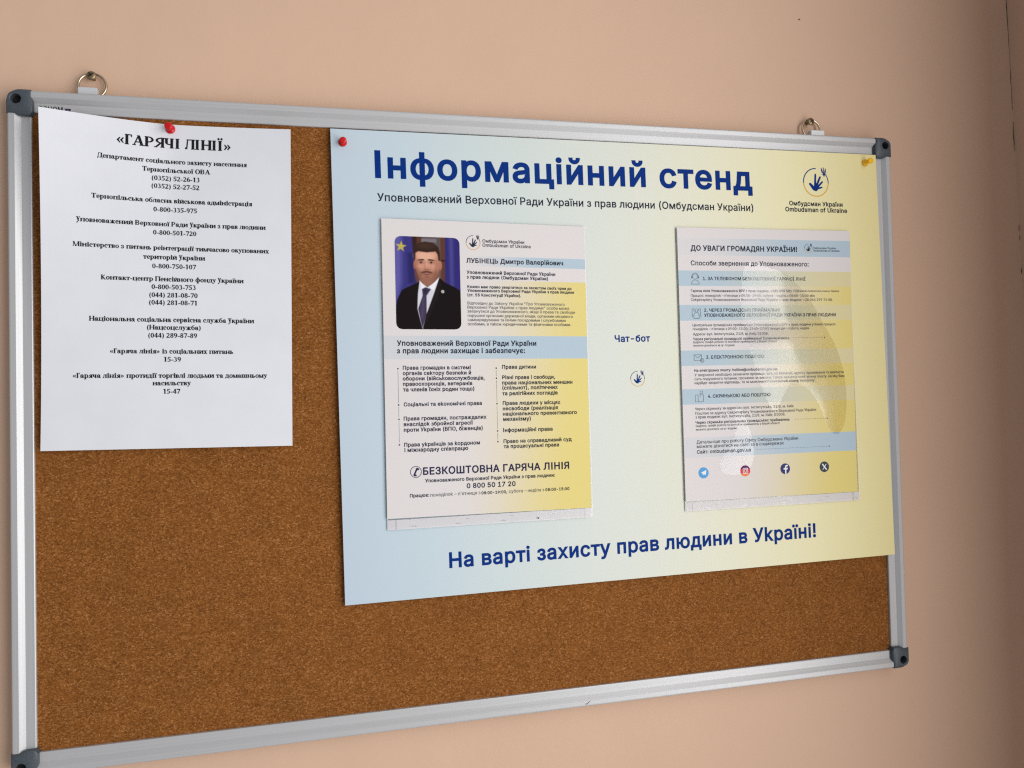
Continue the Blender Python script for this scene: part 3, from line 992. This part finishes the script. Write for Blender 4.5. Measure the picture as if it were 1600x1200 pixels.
# ------------------------------------------------------------------ leaflet with the portrait
WHT, YEL, BLU = (.685, .645, .645), (.72, .60, .20), (.42, .53, .61)
leafA_c = ((322.7, -105.5), (528.7, -109.2), (528.7, -394.7), (322.9, -393.3))
hA = lambda s, t: 1.6+.5*s+.5*math.sin(math.pi*s)*math.sin(math.pi*t)
surfA = Sheet(210, 294, leafA_c, hA)
leafA = empty("portrait_leaflet", "leaflet with a man's portrait photo and a two column list, in the left clear pocket", "leaflet")
def colA(x, y):
    y = -y
    base = WHT
    if y > 59:
        base = mixc(WHT, YEL, smooth(70, 205, x+(y-170)*.10))
    if 34.5 < y < 44.8: return mixc(WHT, BLU, smooth(75, 165, x))
    if 115.4 < y < 138.5: return mixc(WHT, BLU, .35+.65*smooth(0, 150, x))
    return base
ysA = sorted({0, 34.5, 44.8, 59.0, 115.4, 138.5, 294} | set(range(0, 294, 14)))
printed_sheet("page", surfA, frange(0, 210, 36), [-y for y in ysA], colA, m_leaf, leafA, back=.12)
LA = LEAF_A_LINES
for g in blocks(LA):
    i_ = Ink()
    for l in g:
        i_.text(k_(l[0]), *l[1:])
    l = g[0]
    if l[1] == 'N' or l[0].startswith('0 800'): i_.build("hotline_lettering", surfA, m_navy2, leafA)
    elif l[0].startswith(('ЛУБ', 'Омб')) or (l[0].startswith('Упов') and l[2] < 20): i_.build("heading_lettering", surfA, m_dark, leafA)
    else: i_.build("paragraph_lettering", surfA, m_grey if l[1] == 'R' else m_dark, leafA)
a_, b_ = Ink(), Ink()
emblem(a_, b_, 91.4, -21.0, 7.2)
em = a_.build("emblem", surfA, m_dark, leafA); b_.build("emblem_arc", surfA, m_orange, em)
for xs_, y0s in ((13.3, (-147.9, -183.5, -197.5, -222.5)), (112.2, (-148.0, -158.2, -184.1, -211.5, -222.4))):
    bl = Ink()
    for y in y0s:
        bl.disc(xs_, y, .75, n=10)
    for p, q in zip(y0s, y0s[1:]):
        bl.poly([(xs_-.09, p-2), (xs_+.09, p-2), (xs_+.09, q+2), (xs_-.09, q+2)])
    bl.build("bullet_line", surfA, m_dark, leafA)
ph_ = Ink(); ph_.ring(28.9, -249.5, 5.4, .55)
ph_.capsule(27.2, -252.4, 29.9, -246.6, .75, .75); ph_.capsule(30.0, -246.4, 31.3, -247.0, .95, .9); ph_.capsule(27.3, -252.5, 28.8, -253.0, .95, .9)
ph_.build("telephone_symbol", surfA, m_navy2, leafA)

def portrait():
    """a small printed portrait: a colour grid drawn from soft shapes (x 0..690, y 0..965 picture units)"""
    nx, ny = 138, 190
    X, Y = np.meshgrid(np.linspace(0, 690, nx), np.linspace(0, 965, ny))
    X = X+115; Y = Y+130
    img = np.zeros((ny, nx, 3))
    def sc_(*c): return np.array(c, float)
    def put(mask, c):
        m_ = np.clip(mask, 0, 1)[..., None]
        img[:] = img*(1-m_)+np.array(c, float)*m_
    def ell(cx, cy, rx, ry, soft=.12): return np.clip((1-np.sqrt(((X-cx)/rx)**2+((Y-cy)/ry)**2))/soft+.5, 0, 1)
    def poly(pts, soft=5.0):
        inside = np.zeros(X.shape, bool)
        dist = np.full(X.shape, 1e9)
        n = len(pts)
        for i in range(n):
            x0, y0 = pts[i]; x1, y1 = pts[(i+1) % n]
            cond = ((y0 > Y) != (y1 > Y)) & (X < (x1-x0)*(Y-y0)/((y1-y0) if y1 != y0 else 1e-9)+x0)
            inside ^= cond
            dx, dy = x1-x0, y1-y0
            t = np.clip(((X-x0)*dx+(Y-y0)*dy)/(dx*dx+dy*dy+1e-9), 0, 1)
            dist = np.minimum(dist, np.hypot(X-x0-t*dx, Y-y0-t*dy))
        return np.clip(np.where(inside, dist, -dist)/soft+.5, 0, 1)
    R = lambda x0, y0, x1, y1, s=8: poly([(x0, y0), (x1, y0), (x1, y1), (x0, y1)], s)
    img[:] = sc_(58, 36, 32)
    put(R(400, 0, 560, 1100), (96, 84, 88)); put(R(340, 0, 400, 1100), (84, 52, 40)); put(R(395, 150, 560, 185), (120, 112, 118))
    put(R(560, 0, 650, 1100), (88, 78, 80)); put(R(600, 0, 645, 1100), (96, 54, 40)); put(R(590, 365, 650, 385), (60, 30, 26))
    put(R(300, 0, 345, 1100, 14), (50, 30, 30))
    put(poly([(60, 0), (285, 0), (320, 500), (380, 700), (60, 1200)], 14), (56, 52, 122))
    put(poly([(60, 0), (190, 0), (180, 600), (120, 900), (60, 900)], 60), (92, 88, 158))
    put(poly([(250, 300), (300, 300), (340, 620), (250, 620)], 40), (38, 36, 92))
    put(poly([(650, 0), (900, 0), (900, 1200), (630, 1200)], 10), (46, 42, 112))
    put(poly([(690, 0), (735, 0), (730, 700), (700, 700)], 40), (76, 70, 140))
    star = []
    for i in range(10):
        a = -math.pi/2+i*math.pi/5+.1
        r = 60 if i % 2 == 0 else 25
        star.append((180+r*math.cos(a), 238+r*math.sin(a)))
    put(poly(star, 9), (188, 172, 84))
    # neck, ears, head
    put(poly([(375, 540), (560, 520), (570, 600), (450, 700), (370, 620)], 16), (98, 58, 46))
    put(ell(322, 425, 16, 46, .6), (160, 100, 82)); put(ell(592, 425, 19, 50, .6), (172, 116, 98))
    put(poly([(325, 290), (360, 255), (450, 245), (545, 262), (582, 300), (584, 430), (566, 530), (520, 610), (460, 642), (425, 640), (380, 600), (342, 500), (324, 400)], 16), (196, 140, 116))
    put(ell(440, 330, 105, 52, .9), (222, 170, 146)); put(ell(455, 440, 26, 60, .9), (216, 160, 136))
    put(ell(390, 455, 40, 34, .9), (206, 146, 122)*1 if False else (208, 148, 124)); put(ell(522, 450, 38, 34, .9), (206, 150, 126))
    put(ell(560, 470, 30, 120, .9)*.5, (150, 96, 78)); put(ell(336, 450, 22, 100, .9)*.5, (150, 94, 76))
    put(ell(450, 600, 92, 52, .8)*.4, (128, 82, 68)); put(ell(545, 555, 42, 70, .9)*.5, (120, 76, 62)); put(ell(362, 540, 34, 70, .9)*.5, (120, 76, 62))
    put(ell(452, 560, 118, 100, .8)*.38, (112, 72, 58)); put(ell(452, 500, 40, 14, .9)*.2, (176, 122, 102))
    put(poly([(380, 512), (400, 492), (446, 484), (492, 492), (512, 512), (490, 512), (446, 504), (402, 512)], 8)*.85, (84, 50, 42)); put(ell(448, 548, 26, 10, .8)*.5, (120, 76, 62)); put(ell(447, 523, 44, 8, .6)*.95, (150, 84, 76)); put(ell(447, 521, 46, 2.5, .6)*.9, (84, 44, 40))
    put(ell(446, 472, 34, 10, .8)*.7, (146, 92, 74))
    for ex, sg in ((387, 1), (496, -1)):
        put(ell(ex, 392, 40, 20, .9)*.45, (150, 98, 80))
        put(poly([(ex-44, 374+4*sg), (ex-20, 364+2*sg), (ex+20, 364-2*sg), (ex+44, 374-4*sg), (ex+20, 378), (ex-20, 378)], 7)*.95, (54, 33, 28))
        put(ell(ex, 398, 25, 8, .5)*.8, (160, 124, 112))
        put(ell(ex, 397, 11, 8.5, .5), (40, 25, 23))
        put(poly([(ex-28, 394), (ex, 387), (ex+28, 394), (ex, 392)], 3)*.8, (70, 44, 38))
        put(ell(ex, 411, 26, 6, .9)*.5, (158, 104, 86))
    put(poly([(428, 390), (438, 388), (436, 452), (424, 470)], 12)*.45, (150, 98, 80))
    put(poly([(452, 392), (462, 392), (470, 466), (458, 470)], 12)*.35, (158, 106, 86))
    put(poly([(314, 370), (314, 260), (345, 205), (430, 180), (520, 190), (575, 235), (592, 300), (590, 375), (574, 375), (566, 310), (545, 280), (450, 292), (360, 282), (332, 300), (326, 370)], 12), (50, 32, 27))
    put(ell(440, 225, 90, 30, .9)*.5, (78, 54, 44))
    # shirt, suit, tie
    put(poly([(368, 585), (400, 620), (450, 655), (520, 610), (580, 545), (560, 660), (500, 900), (390, 1095), (330, 900), (350, 700)], 6), (206, 206, 214))
    put(poly([(375, 600), (440, 660), (385, 695)], 5), (228, 228, 236)); put(poly([(578, 556), (470, 655), (515, 692)], 5), (230, 230, 238))
    put(poly([(392, 676), (430, 656), (488, 676), (440, 745), (436, 940), (388, 1085), (348, 880), (398, 745)], 6), (62, 54, 80))
    put(poly([(405, 690), (430, 672), (455, 690), (425, 735)], 8), (44, 38, 58)); put(poly([(395, 770), (420, 760), (400, 1000), (375, 960)], 16)*.5, (84, 74, 102))
    put(poly([(60, 1200), (130, 790), (180, 690), (250, 655), (366, 600), (346, 740), (338, 880), (388, 1095), (388, 1200)], 7), (20, 12, 14))
    put(poly([(580, 552), (640, 605), (740, 650), (805, 690), (900, 1200), (380, 1200), (395, 1080), (432, 945), (520, 720)], 7), (18, 11, 13))
    put(poly([(582, 575), (600, 640), (560, 760), (420, 1060), (440, 940), (520, 720)], 8)*.6, (34, 24, 27))
    put(poly([(340, 640), (352, 640), (340, 880), (380, 1060), (330, 900)], 8)*.6, (36, 25, 28))
    put(ell(613, 699, 17, 17, .3), (196, 188, 184)); put(ell(613, 699, 8, 8, .5), (150, 150, 150))
    for _ in range(0):                                    # soft print
        b = img.copy()
        b[1:-1] = (img[:-2]+2*img[1:-1]+img[2:])/4
        img = b.copy()
        img[:, 1:-1] = (b[:, :-2]+2*b[:, 1:-1]+b[:, 2:])/4
    img /= 255
    L_ = np.where(img <= .04045, img/12.92, ((img+.055)/1.055)**2.4)
    v, f, keep = [], [], {}
    x0, x1, y0, y1, r = 12.6, 77.4, -16.9, -109.0, 6.2
    def inside(x, y):
        dx = max(x0+r-x, 0, x-(x1-r)); dy = max(y-(y0-r), 0, (y1+r)-y)
        return dx*dx+dy*dy
    # grid clamped onto the rounded outline so the corners are smooth
    for j in range(ny):
        y = y0+(y1-y0)*j/(ny-1)
        dyc = max(y-(y0-r), 0, (y1+r)-y)
        ins = r-math.sqrt(max(0, r*r-dyc*dyc))
        for i in range(nx):
            x = x0+ins+(x1-x0-2*ins)*i/(nx-1)
            v.append(surfA.at(x, y, .14))
    # colours follow position, so rows near the rounded ends resample
    cols = np.ones((ny*nx, 4))
    for j in range(ny):
        y = y0+(y1-y0)*j/(ny-1)
        dyc = max(y-(y0-r), 0, (y1+r)-y)
        ins = r-math.sqrt(max(0, r*r-dyc*dyc))
        src = (ins+(x1-x0-2*ins)*np.arange(nx)/(nx-1))/(x1-x0)*(nx-1)
        for c in range(3):
            cols[j*nx:(j+1)*nx, c] = np.interp(src, np.arange(nx), L_[j, :, c])
    f = [(j*nx+i, (j+1)*nx+i, (j+1)*nx+i+1, j*nx+i+1) for j in range(ny-1) for i in range(nx-1)]
    o = obj_data("portrait_photo", v, f, m_photo, leafA)
    o['label'] = "rounded portrait photo of a dark haired man in a black suit and tie before a blue flag"
    at = o.data.color_attributes.new("print", 'FLOAT_COLOR', 'POINT')
    at.data.foreach_set("color", cols.ravel())
portrait()

# ------------------------------------------------------------------ leaflet with four numbered headings
leafB_c = ((631.7, -107.6), (840.6, -107.2), (839.6, -395.7), (632.9, -394.8))
hB = lambda s, t: 2.4+.4*s+.5*math.sin(math.pi*s)*math.sin(math.pi*t)
surfB = Sheet(210, 294, leafB_c, hB)
leafB = empty("contact_leaflet", "leaflet of contact details under four numbered headings, in the right clear pocket", "leaflet")
BBANDS = ((46.5, 63.2), (83.7, 100.6), (132.8, 149.3), (174.3, 190.8))
def colB(x, y):
    y = -y
    base = WHT if y < 46.5 else mixc(WHT, YEL, smooth(60, 205, x+(y-170)*.12))
    if 11.4 < y < 29.9: return mixc(WHT, BLU, .12+.88*smooth(20, 150, x))
    for a, b in BBANDS:
        if a < y < b: return mixc(BLU, mixc(WHT, YEL, .75), smooth(25, 200, x)*.9)
    if 226.4 < y < 247.7: return mixc(WHT, BLU, .25+.75*smooth(10, 140, x))
    return base
ysB = sorted({0, 11.4, 29.9, 226.4, 247.7, 294} | {v for b in BBANDS for v in b} | set(range(0, 294, 14)))
printed_sheet("page", surfB, frange(0, 210, 36), [-y for y in ysB], colB, m_leaf, leafB, back=.12)
for g in blocks(LEAF_B_LINES):
    i_ = Ink()
    for l in g:
        i_.text(k_(l[0]), *l[1:])
    l = g[0]
    if l[1] == 'B' or l[0][:2] in ('1.', '2.', '3.', '4.') or l[0].startswith('Способи'): i_.build("heading_lettering", surfB, m_dark, leafB)
    else: i_.build("paragraph_lettering", surfB, m_grey2 if l[1] == 'R' else m_dark, leafB)
a_, b_ = Ink(), Ink()
emblem(a_, b_, 157.0, -20.6, 5.0)
em = a_.build("emblem", surfB, m_dark, leafB); b_.build("emblem_arc", surfB, m_orange, em)
for x0, x1, y in ((133, 175, -120.2), (132.6, 175.2, -210.5), (84.8, 176.7, -241.8)):
    x, ar = x0, Ink()
    while x < x1-3:
        ar.poly([(x, y-.12), (x+2.2, y-.12), (x+2.2, y+.12), (x, y+.12)]); x += 3.6
    ar.poly([(x1-1.8, y+1), (x1, y), (x1-1.8, y-1), (x1-1.4, y)])
    ar.build("dashed_arrow", surfB, m_grey, leafB)
i1 = Ink()
def arcline(ink, cx, cy, r, a0, a1, w=.32): ink.ring(cx, cy, r, w, a0, a1, n=24)
# headset person
arcline(i1, 19.2, -53.0, 2.9, 0, 360); arcline(i1, 19.2, -53.0, 3.8, 0, 180); i1.capsule(15.4, -53.2, 15.4, -54.6, .5); i1.capsule(23.0, -53.2, 23.0, -54.6, .5)
arcline(i1, 19.2, -61.2, 4.5, 0, 180); i1.capsule(14.7, -61.2, 23.7, -61.2, .18)
i1.build("headset_icon", surfB, m_grey, leafB); i1 = Ink()
# group behind a desk
arcline(i1, 19.4, -89.6, 1.7, 0, 360); arcline(i1, 15.6, -89.0, 1.3, 0, 360); arcline(i1, 23.2, -89.0, 1.3, 0, 360)
arcline(i1, 19.4, -94.4, 2.8, 0, 180); i1.capsule(14.4, -91, 14.4, -97.2, .2); i1.capsule(24.4, -91, 24.4, -97.2, .2); i1.capsule(16.4, -95, 16.4, -98.4, .2); i1.capsule(22.4, -95, 22.4, -98.4, .2); i1.capsule(16.4, -98.4, 22.4, -98.4, .2); i1.capsule(14.4, -94.2, 16.4, -95, .2); i1.capsule(24.4, -94.2, 22.4, -95, .2)
i1.build("reception_icon", surfB, m_grey, leafB); i1 = Ink()
# envelope with a disc
for p, q in (((15, -137.4), (23.6, -137.4)), ((23.6, -137.4), (23.6, -143.6)), ((15, -143.6), (23.6, -143.6)), ((15, -137.4), (15, -143.6)), ((15, -137.6), (19.3, -141)), ((19.3, -141), (23.6, -137.6))):
    i1.capsule(*p, *q, .16)
arcline(i1, 24.2, -143.6, 2.2, 0, 360); arcline(i1, 24.2, -143.6, 1.0, 0, 360)
i1.build("envelope_icon", surfB, m_grey, leafB); i1 = Ink()
# mail box
for p, q in (((15, -180.6), (15, -188)), ((15, -188), (24.4, -188)), ((24.4, -188), (24.4, -180.6)), ((15, -180.6), (18.2, -180.6)), ((18.2, -180.6), (18.2, -188)), ((20.6, -180.6), (24.4, -180.6)), ((20.6, -176.6), (20.6, -183)), ((20.6, -176.6), (23.4, -176.6)), ((23.4, -176.6), (23.4, -179.4)), ((20.6, -179.4), (23.4, -179.4))):
    i1.capsule(*p, *q, .16)
i1.build("mailbox_icon", surfB, m_grey, leafB)
R_ = 5.9
def badge(name, x, m):
    i_ = Ink(); i_.disc(x, -264.4, R_)
    return i_.build(name, surfB, m, leafB)
b0 = badge("paper_plane_badge", 21.7, m_tele)
q = Ink(.30); q.poly([(24.9, -261.2), (18.4, -264.2), (20.2, -264.9), (21.0, -267.0), (22.0, -265.7), (24.0, -267.0)]); q.build("paper_plane", surfB, m_white, b0)
b1 = badge("camera_badge", 71.0, m_insta)
q = Ink(.26); q.poly([(71+R_*math.cos(a), -264.4+R_*math.sin(a)) for a in [math.radians(20+140*i/12) for i in range(13)]]); q.build("badge_top", surfB, m_insta2, b1)
q = Ink(.26); q.poly([(71+R_*math.cos(a), -264.4+R_*math.sin(a)) for a in [math.radians(205+130*i/12) for i in range(13)]]); q.build("badge_bottom", surfB, m_insta3, b1)
q = Ink(.40); q.ring(71, -264.4, 1.6, .6); q.disc(72.9, -262.5, .42, n=8)
for p, s_ in (((68.2, -262.0), (68.2, -266.8)), ((73.8, -262.0), (73.8, -266.8)), ((68.6, -261.6), (73.4, -261.6)), ((68.6, -267.2), (73.4, -267.2))):
    q.capsule(*p, *s_, .32)
q.build("camera_outline", surfB, m_white, b1)
b2 = badge("letter_badge", 119.6, m_fb)
q = Ink(.30); q.poly([(119.2, -270.2), (120.8, -270.2), (120.8, -265.2), (122.4, -265.2), (122.7, -263.5), (120.8, -263.5), (120.8, -262.4), (121.4, -261.8), (122.7, -261.8), (122.7, -260.2), (120.9, -260.2), (119.6, -260.9), (119.2, -262.2), (119.2, -263.5), (117.5, -263.5), (117.5, -265.2), (119.2, -265.2)]); q.build("badge_letter", surfB, m_white, b2)
b3 = badge("cross_badge", 168.5, m_x)
q = Ink(.30); q.capsule(166.2, -261.6, 170.8, -267.2, .75); q.capsule(170.6, -261.6, 166.4, -267.2, .4); q.build("badge_cross", surfB, m_white, b3)

# ------------------------------------------------------------------ the two clear pockets
def pocket(name, label, W_, H_, corners, base_h, hump, notch, film):
    root = empty(name, label, "document pocket", "clear pockets stuck to the poster")
    surf = Sheet(W_, H_, corners, lambda s, t: 0)
    nx, ny = 150, 150
    n0, n1, nd = notch
    def ztop(x):
        if x <= n0 or x >= n1: return -.2
        u = (x-(n0+n1)/2)/((n1-n0)/2)
        return -.2-nd*(1-abs(u)**5)**.5
    xs = sorted(set(frange(0, W_, nx)) | set(frange(n0, n1, 40)) | {n0-.01, n1+.01})
    nx = len(xs)-1
    def hh(x, y):
        s, t = x/W_, -y/H_
        edge = min(1, min(s, 1-s)*W_/7)
        edge = edge*(2-edge)
        return base_h(s)+.35+(.5+hump(s, t))*edge
    v = []
    for j in range(ny+1):
        for x in xs:
            y0 = ztop(x)
            y = y0+(-H_-y0)*j/ny
            v.append(surf.at(x, y, hh(x, y)))
    nn = nx+1
    f = [(j*nn+i, (j+1)*nn+i, (j+1)*nn+i+1, j*nn+i+1) for j in range(ny) for i in range(nx)]
    obj_data("front_film", v, f, film, root, smooth=True)
    # film edges: milky side and top strips paint in sheen; bottom fold, notch edge
    def strip(nm, pts, w, m, lift=.12, h0=None):
        sv, sf = [], []
        for i, (x, y) in enumerate(pts):
            a = pts[max(0, i-1)]; b = pts[min(len(pts)-1, i+1)]
            d = math.hypot(b[0]-a[0], b[1]-a[1])
            nxx, nyy = -(b[1]-a[1])/d, (b[0]-a[0])/d
            for sgn in (-.5, .5):
                xx, yy = x+nxx*w*sgn, y+nyy*w*sgn
                sv.append(surf.at(xx, yy, hh(min(W_, max(0, xx)), yy)+lift))
            if i:
                k = 2*i
                sf.append((k-2, k-1, k+1, k))
        return obj_data(nm, sv, sf, m, root, smooth=True)
    strip("side_edge_sheen", [(.35, -.2-(H_-.2)*i/30) for i in range(31)], .7, m_fold)
    strip("side_edge_sheen", [(W_-.35, -.2-(H_-.2)*i/30) for i in range(31)], .7, m_fold)
    strip("notch_rim", [(n0+(n1-n0)*(.5-.5*math.cos(math.pi*i/60)), ztop(n0+(n1-n0)*(.5-.5*math.cos(math.pi*i/60)))-.2) for i in range(61)], .55, m_rim)
    strip("top_edge_sheen", [(x, -.5) for x in frange(0, n0, 8)], .5, m_fold)
    strip("top_edge_sheen", [(x, -.5) for x in frange(n1, W_, 8)], .5, m_fold)
    # bottom fold: milky double layer below the leaflet, with two corner welds
    fh = H_-9.6
    sv = []
    for y in (-fh, -fh-3, -H_+2.5, -H_):
        for x in frange(.3, W_-.3, 40):
            sv.append(surf.at(x, y, hh(x, y)+.16+.25*math.sin(x*.21+y)*math.sin(x*.067)))
    sf = [(r*41+i, (r+1)*41+i, (r+1)*41+i+1, r*41+i+1) for r in range(3) for i in range(40)]
    obj_data("bottom_fold", sv, sf, m_fold, root, smooth=True)
    strip("corner_weld", [(8.5, -fh), (8.5, -H_)], .45, m_rim, .5)
    strip("corner_weld", [(W_-9, -fh), (W_-9, -H_)], .45, m_rim, .5)
    # clear back sheet stuck to the poster
    v = [surf.at(x, y, base_h(x/W_)) for y in (0, -H_) for x in (0, W_)]
    obj_data("back_sheet", v, [(0, 2, 3, 1)], m_film_back, root)
    return root

def g2(s, t, cs, ct, ws, wt): return math.exp(-((s-cs)/ws)**2-((t-ct)/wt)**2)
def humpA(s, t):
    return 1.2*math.sin(math.pi*s)*math.sin(math.pi*min(1, t*1.02))+.25*math.sin(5*s+3*t)+.5*g2(s, t, .9, .12, .2, .12)
def humpB(s, t):
    w = s+.09*math.sin(5.0*t+.4)
    return (1.7*math.sin(math.pi*s)*math.sin(math.pi*min(1, max(0, t*.96+.03)))
            + 1.0*g2(w, t, .66, .34, .12, .20) - .8*g2(w, t, .36, .45, .07, .42) + .7*g2(s, t, .88, .60, .09, .22)
            - .7*g2(w, t, .66, .68, .08, .16) + .8*g2(s, t, .2, .86, .13, .09) + .6*g2(s, t, .22, .10, .15, .06)
            - .5*g2(s, t, .86, .88, .08, .08) + .16*math.sin(15*w+4*t) + .14*math.sin(8*s-11*t+1))
pocketA = pocket("clear_pocket", "clear plastic pocket holding the leaflet with the man's portrait, left of the caption", 211, 304.6,
       ((322.1, -105.1), (529.5, -108.8), (530.6, -404.4), (322.9, -404.2)), lambda s: -.5+.6*s+.5, humpA, (78, 130, 24), m_film)
pocketB = pocket("clear_pocket", "bulging clear plastic pocket with streaky reflections over the leaflet of four numbered headings", 211, 304.6,
       ((631.1, -107.2), (841.3, -106.8), (843.4, -405.4), (632.6, -405.2)), lambda s: .1+.6*s+.5, humpB, (77, 131, 22), m_film_b)
blot("ink_speck", 472.4, -401.6, .9, .8, 2.9, m_ink, pocketA)

# ------------------------------------------------------------------ the typed notice
def hN(s, t):
    s0 = .49
    top = 23*(max(0, s0-s)/s0)**1.5 if s < s0 else 12*((s-s0)/(1-s0))**1.4
    return -5.7+top*(1-t)**1.8+5.6*t**.8+1.2*math.sin(math.pi*s)*math.sin(math.pi*t)
surfN = Sheet(210, 297, ((30.2, -19.8), (239.6, -25.3), (236.5, -320.1), (24.3, -315.9)), hN)
notice = empty("typed_notice", "white A4 sheet of typed black hotline numbers, its corners curling off the cork", "paper notice")
printed_sheet("page", surfN, frange(0, 210, 40), frange(0, -297, 40), lambda x, y: (.8, .8, .8), m_paper, notice, back=.1)
for g in blocks([(t_, w_, (a-b)/2, (b-a)/2, y_, a, b) for t_, w_, a, b, y_ in NOTICE_LINES]):
    i_ = Ink()
    for l in g:
        i_.serif_text(l[0], l[5], l[6], l[4])
    i_.build("heading_lettering" if g[0][1] == 'T' else "paragraph_lettering", surfN, m_ink, notice)

# ------------------------------------------------------------------ push pins
def push_pin(label, base, axis, m, k=1.0, group="push pins"):
    root = empty("push_pin", label, "push pin", group)
    bm = bmesh.new()
    pr = [(4.0, .1), (4.3, .5), (4.25, 1.1), (3.6, 1.7), (2.7, 2.3), (2.25, 3.3), (2.2, 5.2), (2.5, 6.6), (3.1, 7.6), (3.45, 8.2), (3.5, 9.0), (3.2, 9.6), (2.4, 9.85), (.3, 9.9)]
    lathe(bm, [(r*k, h*k) for r, h in pr], base, axis, 32)
    o = obj_bm("grip", bm, m, root, smooth=True)
    bm = bmesh.new(); lathe(bm, [(.45, -5), (.45, .4)], base, axis, 10)
    obj_bm("needle", bm, m_pinmetal, root)
p0 = surfN.at(.49*210, -4.6, .1)
push_pin("red push pin at the top edge of the typed white notice", p0, (-.05, -1, .05), m_red)
p1 = poster_surf.at(11.2, -13.0, 0)
push_pin("red push pin in the pale blue corner of the poster", p1, (0, -1, -.05), m_red, .95)
p2 = poster_surf.at(590.6, -9.6, 0)
push_pin("yellow push pin in the pale yellow corner of the poster", p2, (.05, -1, .02), m_yel, .95)
